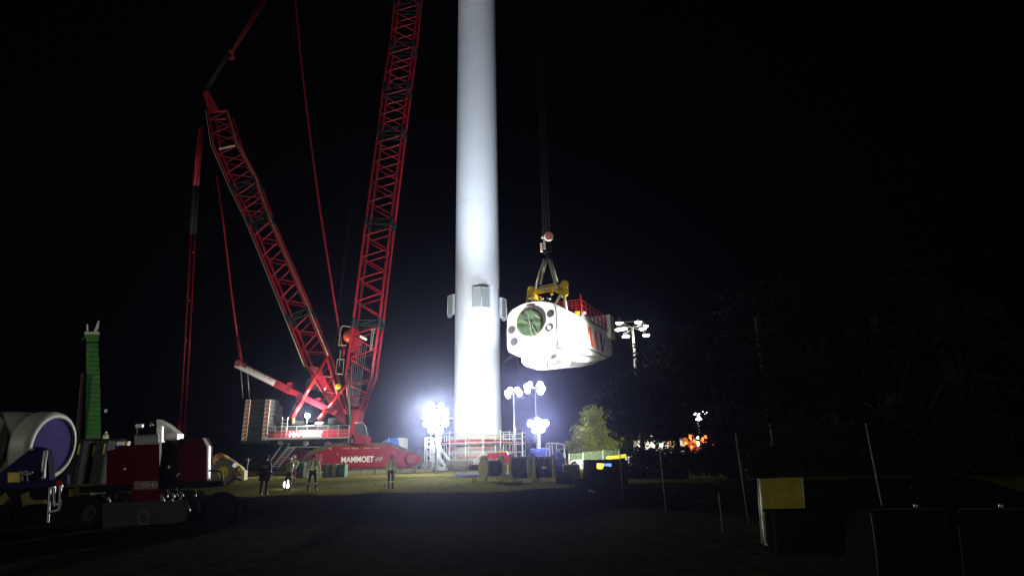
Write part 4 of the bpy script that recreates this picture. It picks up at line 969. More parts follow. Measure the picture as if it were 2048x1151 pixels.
    for z in zb:
        ring = []; n = 24
        rx, ry = (.215, .165) if z < 1.25 else (.235, .17)
        for i in range(n):
            a = 2 * math.pi * i / n; ring.append((a, rx, ry))
        mb = MB(); mb.loft([[V((math.cos(a) * rx, .01 + math.sin(a) * ry, zz)) for a, rx, ry in ring] for zz in (z - .03, z + .03)], False, True)
        part(root, 'reflective_band', mb, REFL)
    if not backflash:
        for s in (-.10, .10):
            for yy, sg in ((.155, 1), (-.13, -1)):
                part(root, 'reflective_brace', MB().tube([(s, .01 + sg * .17, 1.2), (s, .015 + sg * .165, 1.34), (s * .95, .01 + sg * .085, 1.50)], .026, 6), REFL)
    for n in 'lr':
        if sleeves:
            A, B = V(J[n + 'el']), V(J[n + 'wr']); part(root, 'sleeve_band', MB().bar(A.lerp(B, .35), A.lerp(B, .52), .062, 12, caps=False), REFL)
        if tape_legs:
            A, B = V(J[n + 'kn']), V(J[n + 'an']); part(root, 'leg_band', MB().bar(A.lerp(B, .22), A.lerp(B, .34), .076, 12, .07, caps=False), REFL)
        if tape_boots:
            A = V(J[n + 'an']); part(root, 'gaiter', MB().bar(A + V((0, 0, .14)), A - V((0, 0, .03)), .085, 12, .10), HELM).location = (0, 0, 0)
            part(root, 'overshoe', MB().sphere(A + V((0, -.07, -.03)), 1, 12, (.09, .17, .075)), HELM)
    if coat:
        mb = MB(); mb.loft([[V((math.cos(a) * rx, math.sin(a) * ry, z)) for a in [2 * math.pi * i / 20 for i in range(20)]] for rx, ry, z in ((.19, .14, 1.10), (.24, .18, .92), (.27, .20, .70), (.265, .195, .66))], False, True)
        part(root, 'coat_skirt', mb, top)
    hd = V(J['head'])
    if helmet:
        prof = [(.118, -.02), (.122, .02), (.115, .07), (.085, .115), (.04, .138), (.008, .145)]
        h = part(root, 'helmet', MB().lathe(prof, hd + V((0, 0, .015)), (0, 0, 1), 20), helmet)
        part(root, 'helmet_brim', MB().prism([hd + V((math.cos(a) * .125, -.02 - abs(math.sin(a)) * .165, -.005)) for a in [math.pi * i / 8 for i in range(9)]], (0, 0, .014)), helmet, h)
    else:
        part(root, 'hair', MB().lathe([(.092, -.05), (.105, .0), (.10, .05), (.07, .095), (.02, .11)], hd + V((0, .012, .0)), (0, 0, 1), 18), HAIR)
    # face: nose, ears, eyes
    part(root, 'nose', MB().bar(hd + V((0, -.095, .01)), hd + V((0, -.118, -.03)), .012, 6, .018), SKIN)
    for s in (-1, 1):
        part(root, 'ear', MB().sphere(hd + V((s * .088, 0, -.005)), 1, 8, (.014, .022, .034)), SKIN)
        part(root, 'eye', MB().sphere(hd + V((s * .034, -.092, .012)), .011, 8), HELM)
    part(root, 'mouth', MB().beam(hd + V((-.025, -.092, -.055)), hd + V((.025, -.092, -.055)), .008, .008), JRED)
    # fingers
    for n in 'lr':
        W_, H_ = V(J[n + 'wr']), V(J[n + 'ha']); d = (H_ - W_).normalized()
        for k in range(4):
            b0 = H_ + V((0, (k - 1.5) * .018, 0)) - d * .01; l = (.055, .068, .062, .048)[k]
            part(root, 'finger', MB().tube([b0, b0 + d * l * .6 + V((0, 0, 0)), b0 + d * l + V((-.012 if n == 'r' else .012, 0, 0))], .009, 6), SKIN)
        tb = W_.lerp(H_, .45); part(root, 'thumb', MB().tube([tb, tb + V((0, -.035, -.02)), tb + V((0, -.045, -.055))], .011, 6), SKIN)
    root.location = loc; root.rotation_euler = (0, 0, rz); root.scale = (height / 1.8 * 1.0,) * 3
    return root
def stand(px, py, z=None, Y=None):
    p = gnd(px, py) if Y is None else gx(px, Y, 0); p.z = gz(p.x, p.y) - .0; return p
BK = math.pi
person('worker in taped lime jacket seen from behind, legs apart, before the crane', stand(623, 984), BK + .05, HIV, NAVY, dict(lkn=(-.16, -.02, .5), lan=(-.21, .02, .10), lto=(-.22, -.13, .045), rkn=(.16, -.02, .5), ran=(.19, .02, .10), rto=(.22, -.13, .045), lel=(-.29, .02, 1.17), lwr=(-.30, -.04, .95), lha=(-.30, -.07, .87), rel=(.29, .02, 1.17), rwr=(.30, -.04, .95), rha=(.30, -.07, .87)), helmet=None, height=1.84)
person('worker in lime jacket seen from behind, right of the lettering on the crawler track', stand(781, 977), BK - .12, HIV, NAVY, dict(lkn=(-.09, -.04, .5), lan=(-.11, .03, .10), lto=(-.12, -.12, .045), ran=(.09, .0, .10), rto=(.11, -.16, .045)), helmet=None, height=1.8)
person('worker in long dark red coat with white tape across the back, leftmost of the group', stand(526, 991), BK - .25, JRED, NAVY, None, helmet=None, coat=True, tape_legs=False, backflash=True, height=1.9)
person('worker in taped jacket and green trousers with turned sideways, added lantern at the feet', stand(575, 981), BK + 1.0, HIV, GRN, dict(lel=(-.24, -.06, 1.17), lwr=(-.16, -.24, 1.05), lha=(-.13, -.31, 1.04)), helmet=HELM, height=1.72)
person('worker in white-taped vest and red trousers, facing the camera near the crane stair', stand(584, 0, Y=40), .2, HIV, TRED, dict(lel=(-.26, -.05, 1.18), lwr=(-.10, -.24, 1.12), lha=(-.05, -.28, 1.12), rel=(.26, -.05, 1.18), rwr=(.12, -.25, 1.08), rha=(.06, -.3, 1.08)), helmet=HELM, height=1.85)
person('small distant worker in lime vest by the right end of the crawler track', stand(831, 0, Y=66), -.6, HIV, NAVY, None, helmet=HELM, height=1.8)
ps = at(207, 897, 60); 
person('far worker in bright taped vest standing behind the left dark red box', V((ps.x, 60, ps.z)), .1, HIV, NAVY, None, helmet=HELM, height=1.7)

lg = gnd(573, 977); lg.z = gz(lg.x, lg.y)  # added lantern and light in place of a reflected glint, brightening the workers
ln_ = thing('added_lantern', 'added glowing white lantern standing in for a reflected glint at the sideways worker feet', 'lantern', lg)
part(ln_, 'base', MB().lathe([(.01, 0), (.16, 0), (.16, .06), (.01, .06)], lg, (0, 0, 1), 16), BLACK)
part(ln_, 'globe', MB().sphere(lg + V((0, 0, .26)), .2, 16, (1, 1, 1.1)), mat('added_lantern_glow', (1, 1, 1), .5, emit=((.92, .93, 1), 6)))
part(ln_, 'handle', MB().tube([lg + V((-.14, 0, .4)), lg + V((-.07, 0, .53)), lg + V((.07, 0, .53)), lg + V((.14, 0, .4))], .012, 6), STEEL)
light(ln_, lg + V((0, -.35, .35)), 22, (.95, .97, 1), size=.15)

# ------------------------------------------------------------------ yellow wheel loader on the left
LY = 41.5
lo = thing('wheel_loader', 'yellow loader with a big grey tyre and a sloping front arm, left of the workers', 'loader', gx(447, LY, 0))
Q = lambda px, py, dy=0: at(px, py, LY + dy)
wc = gx(447, LY, 0) + V((0, 0, .86))
for k, (dx, dy, nm) in enumerate(((0, 0, 'front'), (-1.15, 1.6, 'far'))):
    c = wc + V((dx, dy, 0))
    w = part(lo, 'tyre', MB().lathe([(.40, .26), (.55, .32), (.80, .30), (.86, .20), (.86, -.20), (.80, -.30), (.55, -.32), (.40, -.26)], c, (-.15, -1, 0), 36), mat('tyre_grey', (.15, .15, .11), .85, 0, 6, .3))
    part(lo, 'rim', MB().lathe([(.42, .22), (.36, .26), (.32, .12), (.12, .10), (.11, .2), (.01, .2)], c, (-.15, -1, 0), 28), YEL, w)
    for q in range(22):
        a = q * 2 * math.pi / 22; part(lo, 'tread_lug', MB().box(c + V((math.cos(a) * .87, 0, math.sin(a) * .87)), (.1, .56, .07), R=Matrix.Rotation(-a, 3, 'Y')), MATS['tyre_grey'], w)
part(lo, 'rear_body', MB().prism([Q(424, 918), Q(433, 907), Q(441, 909), Q(444, 925), Q(440, 936), Q(424, 935)], (0, .8, 0)), YEL)
part(lo, 'arm', MB().prism([Q(432, 914, -.1), Q(437, 906, -.1), Q(446, 909, -.1), Q(470, 925, -.1), Q(484, 936, -.1), Q(489, 946, -.1), Q(482, 950, -.1), Q(472, 938, -.1), Q(448, 922, -.1)], (0, .45, 0)), YEL)
part(lo, 'arm_knuckle', MB().bar(Q(440, 911, -.3), Q(440, 911, .7), .22, 12), mat('worn_orange', (.6, .22, .02), .5))
part(lo, 'cylinder', MB().bar(Q(455, 930, -.2), Q(478, 950, -.2), .08), YEL)
part(lo, 'arm_reflector', MB().beam(Q(468, 928, -.3), Q(473, 932, -.3), .3, .22), REFL)
part(lo, 'bucket', MB().prism([Q(483, 942, -.2), Q(489, 940, -.2), Q(488, 959, -.2), Q(483, 960, -.2)], (0, .5, 0)), YEL)
part(lo, 'bucket_edge', MB().prism([Q(468, 952, -.1), Q(483, 957, -.1), Q(482, 962, -.1), Q(466, 956, -.1)], (0, 1.3, 0)), DARK)
part(lo, 'hose', MB().tube([Q(478, 930, -.3), Q(483, 937, -.35), Q(480, 944, -.35), Q(475, 940, -.3)], .035, 6), YEL)
pc = gx(492, 52, 0); cs = thing('cross_sign', 'small pale T-shaped marker post right of the yellow loader arm', 'marker post', pc)
tz = at(492, 919, 52).z
part(cs, 'post', MB().bar(pc, V((pc.x, 52, tz + .15)), .04), STEEL); part(cs, 'crossbar', MB().box((pc.x, 51.95, tz), (.5, .05, .1)), STEEL)

# ------------------------------------------------------------------ left foreground: hub, frames, trailers, red boxes
HP = at(16, 893, 35.2)
hub = thing('rotor_hub', 'big white rotor hub with round openings covered in dark blue film, at the left edge', 'rotor hub', HP)
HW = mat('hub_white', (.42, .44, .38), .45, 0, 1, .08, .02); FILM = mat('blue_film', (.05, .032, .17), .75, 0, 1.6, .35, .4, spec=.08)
hbb = MB().sphere(HP, 1, 48, (2.18, 2.15, 2.0), .62)
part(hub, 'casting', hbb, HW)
n1 = V((1, .02, .0)).normalized(); n2 = V((-.22, -.97, 0)).normalized()
for nn, dd_ in ((n1, 2.32), (n2, 2.3)):
    c = HP + nn * dd_
    fl_ = part(hub, 'blade_flange', MB().lathe([(2.0, -.7), (1.98, .1), (1.90, .30), (1.78, .38), (1.62, .38), (1.60, .2)], c, nn, 56), HW)
    x, y, _ = axis_frame(nn); rings = []
    for k, r in enumerate((1.63, 1.5, 1.2, .8, .4, .05)):
        rings.append([c + nn * (.24 - .18 * (1 - r / 1.63) + .05 * math.sin(6 * a + r * 4) * (r < 1.6) * .6) + x * math.cos(a) * r + y * math.sin(a) * r for a in [2 * math.pi * i / 48 for i in range(48)]])
    part(hub, 'film_cover', MB().loft(rings, True, True), FILM, fl_)
NV = mat('frame_navy', (.008, .008, .060), .7, 0, 2, .3, spec=.1)
FY = 27.5
ft_ = thing('transport_frame', 'dark navy triangular transport frame standing in front of the white hub', 'transport frame', gx(60, FY, -.85))
K = lambda px, py, Y=FY: at(px, py, Y)
part(ft_, 'side_plate', MB().prism([K(-40, 960), K(0, 945), K(62, 896), K(68, 892), K(92, 897), K(97, 925), K(99, 962), K(60, 972), K(-40, 975)], (0, .35, 0)), NV)
part(ft_, 'base_beam', MB().prism([K(-60, 966, FY - .5), K(112, 958, FY - .5), K(134, 948, FY - .5), K(134, 968, FY - .5), K(96, 985, FY - .5), K(-60, 990, FY - .5)], (0, .2, 0)), NV)
part(ft_, 'white_tube', MB().tube([K(92, 900, FY - .15), K(88, 925, FY - .15), K(87, 955, FY - .15), K(84, 962, FY - .15), K(80, 966, FY - .15)], .085, 8), WHITE)
part(ft_, 'pin', MB().bar(K(62, 900, FY - .1), K(69, 896, FY - .1), .05, 8), STEEL)
part(ft_, 'yellow_plate', MB().prism([K(15.5, 944, FY - .62), K(40, 944, FY - .62), K(40, 963, FY - .62), K(15.5, 964, FY - .62)], (0, .04, 0)), YEL)
for k in range(5): part(ft_, 'chain_link', MB().lathe([(.05, -.03), (.1, -.03), (.1, .03), (.05, .03)], K(44 + k * 4, 944 + (k % 2) * 3, FY - .7), (.3, -1, k - 2), 10), STEEL)
for px in (46, 56): part(ft_, 'shackle', MB().tube([K(px, 948, FY - .7), K(px - 1, 958, FY - .7), K(px + 1, 962, FY - .7)], .035, 6), STEEL)
part(ft_, 'red_reflector', MB().bar(K(118, 965, FY - .62), K(118, 965, FY - .5), .13, 12), mat('reflector_red', (.6, .03, .02), .3))
# trailer under it with ladder, yellow beams and wheels
def wheel(t, c, r, w, m=BLACK, rim=STEEL, ax=(0, -1, 0)):
    o = part(t, 'tyre', MB().lathe([(r * .55, w * .45), (r * .7, w / 2), (r * .93, w / 2), (r, w * .38), (r, -w * .38), (r * .93, -w / 2), (r * .55, -w * .45)], c, ax, 28), m)
    part(t, 'rim', MB().lathe([(r * .56, w * .4), (r * .45, w * .15), (r * .2, w * .2), (r * .18, w * .35), (.005, w * .35)], c, ax, 20), rim, o)
tr1 = thing('hub_trailer', 'low dark trailer with dim yellow beams carrying the hub frame at the left edge', 'trailer', gx(60, 26, -.85))
T = lambda px, py, Y=26.0: at(px, py, Y)
part(tr1, 'deck', MB().prism([T(-60, 980), T(165, 974), T(225, 972), T(225, 982), T(165, 985), T(-60, 992)], (0, 1.2, 0)), BLACK)
for a, b, w in (((52, 985), (56, 1008), .35), ((58, 1004), (92, 1002), .16), ((5, 990), (12, 1002), .4), ((140, 985), (180, 978), .3), ((183, 985), (210, 982), .14)):
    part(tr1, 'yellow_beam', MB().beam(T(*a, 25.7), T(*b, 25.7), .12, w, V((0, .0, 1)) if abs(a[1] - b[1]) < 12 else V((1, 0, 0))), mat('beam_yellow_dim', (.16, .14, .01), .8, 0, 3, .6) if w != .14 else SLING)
for px in (8, 36, 75): wheel(tr1, gx(px, 26.2, -.42), .46, .35, BLACK, BLACK)
ladr = thing('ladder', 'short pale ladder hanging on the side of the hub trailer', 'ladder', gx(108, 24.8, -.85))
Ld = lambda px, py: at(px, py, 24.8)
for a, b in (((100, 975), (96, 1044)), ((121, 972), (119, 1018)), ((109, 974), (108, 1010))): bar(ladr, 'ladder_rail', Ld(*a), Ld(*b), .045, STEEL)
for a, b in (((99, 976), (110, 974)), ((97, 1024), (120, 1018)), ((108, 1010), (120, 1006)), ((119, 973), (125, 971))): bar(ladr, 'ladder_rung', Ld(*a), Ld(*b), .06, STEEL)
# heavy trailer with dark red boxes
RX = 25.0
B_ = lambda px, py, Y=RX: at(px, py, Y)
DKR = mat('box_red', (.075, .0006, .003), .85, 0, 1.5, .3, spec=.02)
tr2 = thing('heavy_trailer', 'long dark trailer with many wheels under the two dark red boxes', 'trailer', gx(290, RX, -.85))
part(tr2, 'deck', MB().prism([B_(158, 972), B_(414, 962), B_(420, 966), B_(420, 974), B_(158, 985)], (0, 1.2, 0)), BLACK)
for k, px in enumerate((160, 196, 232, 328, 350, 372, 440)): 
    wheel(tr2, gx(px, RX + .3, -.85 + (.52 if k < 6 else .62)), .52 if k < 6 else .62, .38, BLACK, STEEL if k in (2, 3, 4, 5) else DARK)
wheel(tr2, gx(446, RX - 1.4, -.25), .62, .5, BLACK, BLACK); wheel(tr2, gx(182, RX - 1.2, -.22), .62, .5, BLACK, DARK)
bar(tr2, 'mudguard_bracket', B_(418, 940, RX - .4), B_(443, 942, RX - .4), .04, DARK); bar(tr2, 'mudguard_bracket', B_(443, 942, RX - .4), B_(447, 968, RX - .4), .04, DARK)
for k, (px, py) in enumerate(((205, 998), (216, 1002), (336, 985), (345, 993), (362, 990), (355, 982), (325, 1002), (392, 984), (376, 1020))):
    part(tr2, 'hose_coupling', MB().tube([B_(px, py - 7, RX - .15), B_(px + 3, py, RX - .2), B_(px - 2, py + 7, RX - .15)], .055, 6), STEEL)
rb1 = thing('red_box', 'dark red steel box with a sloped left shoulder and grey top panel, on the trailer', 'steel box', B_(270, 970), 'dark red boxes on the trailer')
part(rb1, 'body', MB().prism([B_(214, 901), B_(262, 890), B_(318, 886), B_(318, 966), B_(262, 972), B_(212, 968)], (0, .8, 0)), DKR)
part(rb1, 'centre_panel', MB().prism([B_(263, 958, RX - .25), B_(320, 956, RX - .25), B_(320, 1004, RX - .25), B_(263, 1004, RX - .25)], (0, .22, 0)), DKR)
part(rb1, 'name_plate', MB().prism([B_(268, 962, RX - .32), B_(316, 960, RX - .32), B_(316, 977, RX - .32), B_(268, 978, RX - .32)], (0, .05, 0)), mat('plate_rose', (.10, .05, .05), .6))
text(rb1, 'plate_lettering', 'GH', mat('letter_dim', (.28, .26, .22), .6), B_(284, 973, RX - .35), (1, 0, 0), (0, 0, 1), .16, .45, bold=.03)
text(rb1, 'plate_lettering', 'III', MATS['letter_dim'], B_(306, 973, RX - .35), (1, 0, 0), (0, 0, 1), .14, .2, bold=.02)
part(rb1, 'grey_panel', MB().prism([B_(269, 870, RX - .05), B_(317, 868, RX - .05), B_(317, 887, RX - .05), B_(269, 889, RX - .05)], (0, .3, 0)), mat('panel_pale', (.22, .23, .225), .6))
for k in range(6): part(rb1, 'panel_slot', MB().box(B_(276 + k * 7, 870, RX - .07), (.03, .02, .12)), DARK)
part(rb1, 'edge_strip', MB().prism([B_(318, 852, RX - .08), B_(324, 852, RX - .08), B_(323, 905, RX - .08), B_(319, 932, RX - .08)], (0, .12, 0)), STEEL)
part(rb1, 'lamp_bracket', MB().tube([B_(274, 872), B_(274, 852), B_(280, 850)], .04, 6), STEEL)
part(rb1, 'side_lamp', MB().bbox(B_(279, 851, RX - .1), (.28, .2, .16), .03), HELM)
part(rb1, 'reflector', MB().sphere(B_(251, 937, RX - .1), .065, 10), LETT)
part(rb1, 'rope_guide', MB().tube([B_(300, 852), B_(302, 844), B_(306, 850)], .03, 6), STEEL)
rb2 = thing('red_box', 'tall dark red steel box with chamfered corner and pale right edge, on the trailer', 'steel box', B_(385, 962), 'dark red boxes on the trailer')
part(rb2, 'body', MB().prism([B_(355, 880), B_(361, 876), B_(404, 874), B_(414, 892), B_(413, 962), B_(355, 963)], (0, .5, 0)), DKR)
part(rb2, 'edge_strip', MB().prism([B_(405, 875, RX - .05), B_(408, 876, RX - .05), B_(418, 892, RX - .05), B_(417, 958, RX - .05), B_(414, 958, RX - .05), B_(414, 893, RX - .05)], (0, .15, 0)), STEEL)
part(rb2, 'dark_bay', MB().prism([B_(321, 884, RX + .3), B_(355, 880, RX + .3), B_(355, 963, RX + .3), B_(321, 965, RX + .3)], (0, 1.8, 0)), BLACK)
part(rb2, 'reflector', MB().sphere(B_(339, 933, RX + .25), .065, 10), LETT)
part(rb2, 'bracket', MB().tube([B_(353, 952, RX - .05), B_(358, 948, RX - .05), B_(361, 944, RX - .05)], .05, 6), STEEL)
part(rb2, 'pulley', MB().lathe([(.03, .08), (.12, .1), (.12, -.1)], B_(356, 884, RX - .1), (0, -1, 0), 14), DARK)
wg = thing('white_wedge', 'white wedge-shaped beam end pointing up left between the two dark red boxes', 'crane beam', B_(335, 880, 26.5))
part(wg, 'wedge_plate', MB().prism([B_(313, 838, 26.2), B_(330, 847, 26.2), B_(355, 867, 26.2), B_(354, 881, 26.2), B_(330, 880, 26.2), B_(316, 872, 26.2), B_(314, 858, 26.2)], (0, .5, 0)), WHITE)
part(wg, 'end_collar', MB().prism([B_(313, 856, 26.1), B_(320, 856, 26.1), B_(322, 900, 26.1), B_(318, 930, 26.1)], (0, .3, 0)), STEEL)
part(wg, 'pin', MB().sphere(B_(334, 882, 26.0), .08, 8), STEEL)
# arrow plate lying against the trailer
ap = thing('arrow_board', 'large dark grey board with a faint outlined up arrow leaning on the trailer', 'board', B_(290, 1050, 23))
A_ = lambda px, py, Y=23.0: at(px, py, Y)
part(ap, 'board', MB().prism([A_(205, 1005), A_(372, 1000), A_(372, 1040), A_(340, 1046), A_(205, 1053)], (0, .15, 0)), mat('board_grey', (.008, .009, .008), .8, 0, 3, .2))
ar = [(289, 1017), (303, 1031), (297, 1032), (297, 1047), (281, 1047), (281, 1032), (274, 1032)]
mbx = MB()
for i in range(len(ar)): part(ap, 'arrow_line', MB().beam(A_(*ar[i], 22.97), A_(*ar[(i + 1) % len(ar)], 22.97), .03, .028, V((0, 1, 0))), mat('arrow_green', (.05, .08, .065), .6))

# ------------------------------------------------------------------ far green wrapped tower, its crane, generators
GY = 130
gt = thing('green_tower', 'far green mesh-wrapped scaffold tower with a pale top, at the left', 'scaffold tower', gx(184, GY, 0))
S = lambda px, py, dy=0: at(px, py, GY + dy)
GMESH = mat('green_mesh', (.07, .25, .05), .8, 0, .6, .3)
lev = [(905, 168, 202), (870, 171, 202), (800, 172, 201), (740, 172, 199), (684, 173, 196)]
gsh = part(gt, 'mast_core', MB().loft([[S(a, y), S(b, y), S(b - 2, y, 4), S(a + 2, y, 4)] for y, a, b in ((905, 175, 196), (684, 177, 192))]), DARK)
for k in range(24):
    y0 = 903 - k * 9.1; y1 = y0 - 8.3
    def xr(y):
        for j in range(4):
            if lev[j][0] >= y >= lev[j + 1][0]:
                t = (lev[j][0] - y) / (lev[j][0] - lev[j + 1][0]); return lev[j][1] + (lev[j + 1][1] - lev[j][1]) * t, lev[j][2] + (lev[j + 1][2] - lev[j][2]) * t
        return lev[-1][1:]
    a0, b0 = xr(y0); a1, b1 = xr(y1); j = random.uniform(-.4, .4)
    part(gt, 'mesh_panel', MB().loft([[S(a0 + j, y0, -.3), S(b0 + j, y0, -.3), S(b0 - 1, y0, 4.3), S(a0 + 1, y0, 4.3)], [S(a1 + j, y1, -.3), S(b1 + j, y1, -.3), S(b1 - 1, y1, 4.3), S(a1 + 1, y1, 4.3)]]), GMESH)
for k in range(3): part(gt, 'wrapped_platform', MB().loft([[S(a, y, -1), S(b, y, -1), S(b, y, 5), S(a, y, 5)] for y, a, b in (((683, 173, 196), (668, 169, 199)), ((668, 169, 199), (663, 169, 199)), ((902, 168, 203), (893, 170, 203)))[k]]), (GMESH, mat('pale_lip', (.62, .70, .50), .7), GMESH)[k])
part(gt, 'upstand', MB().loft([[S(a, y, 1), S(b, y, 1), S(b, y, 2), S(a, y, 2)] for y, a, b in ((662, 187, 194), (655, 191, 197), (641, 196, 199))]), STEEL)
part(gt, 'upstand', MB().loft([[S(a, y, 1), S(b, y, 1), S(b, y, 2), S(a, y, 2)] for y, a, b in ((662, 173, 177), (648, 173, 176))]), STEEL)
part(gt, 'jib_stub', MB().tube([S(172, 668, 1), S(164, 680, 1)], .15, 6), GMESH)
part(gt, 'wall_lamp', MB().sphere(S(212, 821), .35, 10, (1, 1, 1.4)), LETT)
light(gt, S(250, 760, -30), 6000, (.9, 1, .85), S(184, 780), 70, .8, .5)
dcr = thing('distant_crane', 'dim slender lattice crane boom leaning beside the far green tower', 'crane', gx(152, 128, 0))
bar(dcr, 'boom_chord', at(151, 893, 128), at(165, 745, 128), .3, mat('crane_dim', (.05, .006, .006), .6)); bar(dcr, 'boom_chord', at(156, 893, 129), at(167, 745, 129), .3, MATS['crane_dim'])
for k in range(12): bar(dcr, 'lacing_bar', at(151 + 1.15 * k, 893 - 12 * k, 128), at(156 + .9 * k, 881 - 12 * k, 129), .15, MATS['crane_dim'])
part(dcr, 'cab', MB().bbox(gx(152, 128, 1.6), (3.6, 3, 3.0), .3), DRED)
for k, (px0, px1, py0, py1, Y, m, lb) in enumerate(((139, 166, 881, 906, 48, DARK, 'dark generator housing between the hub and the green tower foot'), (168, 196, 884, 908, 49, DARK, 'dark ribbed container below the green tower'), (196, 215, 880, 905, 47, mat('gen_grey', (.05, .06, .055), .8, spec=.1), 'grey cabinet beside the far worker on the left'))):
    x0, x1 = at(px0, 890, Y).x, at(px1, 890, Y).x; z1_ = at((px0 + px1) / 2, py0, Y).z
    t = thing('site_container', lb, 'container', ((x0 + x1) / 2, Y, 0), 'dim containers on the left'); part(t, 'body', MB().bbox(((x0 + x1) / 2, Y + .5, z1_ / 2), (x1 - x0, 1, z1_), .06), m)
    for q in range(4): part(t, 'rib', MB().box((x0 + (x1 - x0) * (q + .5) / 4, Y - .03, z1_ / 2), (.1, .06, z1_ * .9)), m)
    part(t, 'yellow_strip', MB().box((x0 + (x1 - x0) * .8, Y - .08, z1_ - .65), (.12, .05, .8)), YEL)
gp = MB(); 
st_ = thing('low_platform', 'low dark flat-topped platform in front of the far green tower', 'platform', gx(190, 56, 0))
x0, x1 = at(150, 890, 56).x, at(232, 890, 56).x; zq = at(190, 879, 56).z
part(st_, 'top', MB().bbox(((x0 + x1) / 2, 57, zq), (x1 - x0, 1, .25), .05), DARK)
for i in range(4): bar(st_, 'leg', (x0 + (x1 - x0) * i / 3, 56.2, 0), (x0 + (x1 - x0) * i / 3, 56.2, zq), .1, DARK)
pt = at(232, 886, 30); yt = thing('yellow_tipped_bar', 'short horizontal bar with a yellow tip above the sloped red box', 'bar', (pt.x, 30, pt.z))
part(yt, 'bar', MB().beam(at(236, 886, 30), at(254, 886, 30), .2, .18), STEEL); part(yt, 'yellow_tip', MB().beam(at(252, 886, 29.95), at(258, 886, 29.95), .22, .2), YEL)
part(yt, 'stand', MB().bar(V((at(246, 886, 30).x, 30, -.3)), at(246, 886, 30), .06), DARK)

# ------------------------------------------------------------------ trees
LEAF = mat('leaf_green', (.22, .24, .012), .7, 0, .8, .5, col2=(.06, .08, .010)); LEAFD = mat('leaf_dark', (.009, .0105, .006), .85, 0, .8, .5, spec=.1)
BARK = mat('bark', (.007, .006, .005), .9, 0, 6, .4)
def tree(base, h, w, label, m, nleaf, ls, clumps=22, seed=1, group=None, lean=0, low=.2):
    rnd = random.Random(seed); t = thing('tree', label, 'tree', base, group); tb = MB()
    base = V(base); th = h * .55
    tb.tube([base - V((0, 0, .2)), base + V((lean * .2, 0, h * .2)), base + V((lean * .5, .1, th)), base + V((lean, 0, h * .8))], h * .022, 8)
    part(t, 'trunk', tb, BARK)
    cl = []
    for k in range(clumps):
        a = rnd.uniform(0, 2 * math.pi); zz = low + (1 - low) * rnd.random() ** .8; rr = (1 - ((zz - low - (1 - low) * .4) / ((1 - low) * .75)) ** 2); rr = max(.15, rr) ** .5
        r = w / 2 * rr * rnd.uniform(.35, .9); cl.append((base + V((math.cos(a) * r + lean * zz, math.sin(a) * r, h * zz * .93)), w * rnd.uniform(.10, .2)))
    lb = MB()
    for c, s in cl[::2]: lb.bar(base + V((lean * .4, 0, h * rnd.uniform(.2, .5))), c, h * .008, 5, h * .003, caps=False)
    part(t, 'limbs', lb, BARK)
    cb = MB(); vs = []; fs = []
    for i in range(nleaf):
        c, s = cl[rnd.randrange(len(cl))]
        while True:
            d = V((rnd.gauss(0, 1), rnd.gauss(0, 1), rnd.gauss(0, .8)))
            if d.length > .1: break
        p = c + d.normalized() * s * rnd.random() ** .45 * 1.25
        u = V((rnd.gauss(0, 1), rnd.gauss(0, 1), rnd.gauss(0, 1))).normalized(); v_ = u.orthogonal().normalized(); l = ls * rnd.uniform(.6, 1.4)
        k = len(vs); vs += [p - u * l, p + v_ * l * .5, p + u * l, p - v_ * l * .5]; fs.append((k, k + 1, k + 2, k + 3))
    me = bpy.data.meshes.new('crown'); me.from_pydata([tuple(v - V(base)) for v in vs], [], fs); me.materials.append(m)
    o = bpy.data.objects.new('crown', me); COL.objects.link(o); o.parent = t
    return t
tree(gx(1208, 76, 0), 7.0, 6.4, 'rounded bushy tree lit olive green, its peak left of the dark woods', LEAF, 7500, .21, 44, 3, 'lit trees', low=.3)
tree(gx(1172, 78, 0), 5.0, 4.6, 'smaller paler lit tree at the left end of the tree line', LEAF, 4200, .19, 28, 4, 'lit trees', low=.25)
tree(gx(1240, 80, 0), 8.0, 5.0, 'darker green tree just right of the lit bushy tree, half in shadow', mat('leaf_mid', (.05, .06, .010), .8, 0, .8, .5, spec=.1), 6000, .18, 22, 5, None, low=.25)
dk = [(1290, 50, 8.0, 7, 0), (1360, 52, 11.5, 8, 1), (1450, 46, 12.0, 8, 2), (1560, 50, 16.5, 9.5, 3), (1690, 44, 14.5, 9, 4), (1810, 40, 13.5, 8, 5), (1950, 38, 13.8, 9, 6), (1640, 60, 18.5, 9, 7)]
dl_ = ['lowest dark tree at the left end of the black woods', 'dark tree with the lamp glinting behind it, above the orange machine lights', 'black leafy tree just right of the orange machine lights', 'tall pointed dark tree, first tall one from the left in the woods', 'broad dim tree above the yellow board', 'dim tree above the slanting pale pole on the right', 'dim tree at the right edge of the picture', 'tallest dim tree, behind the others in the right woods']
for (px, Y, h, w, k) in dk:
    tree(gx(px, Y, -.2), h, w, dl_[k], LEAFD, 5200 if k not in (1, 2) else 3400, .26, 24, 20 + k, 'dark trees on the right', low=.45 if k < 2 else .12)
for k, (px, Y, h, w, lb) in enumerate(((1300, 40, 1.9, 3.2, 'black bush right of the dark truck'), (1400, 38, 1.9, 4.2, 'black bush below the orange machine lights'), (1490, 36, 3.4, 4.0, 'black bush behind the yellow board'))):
    p = gx(px, Y, -.3); tree(p, h, w, lb, LEAFD, 3500, .15, 16, 50 + k, 'black bushes on the right', low=.05)
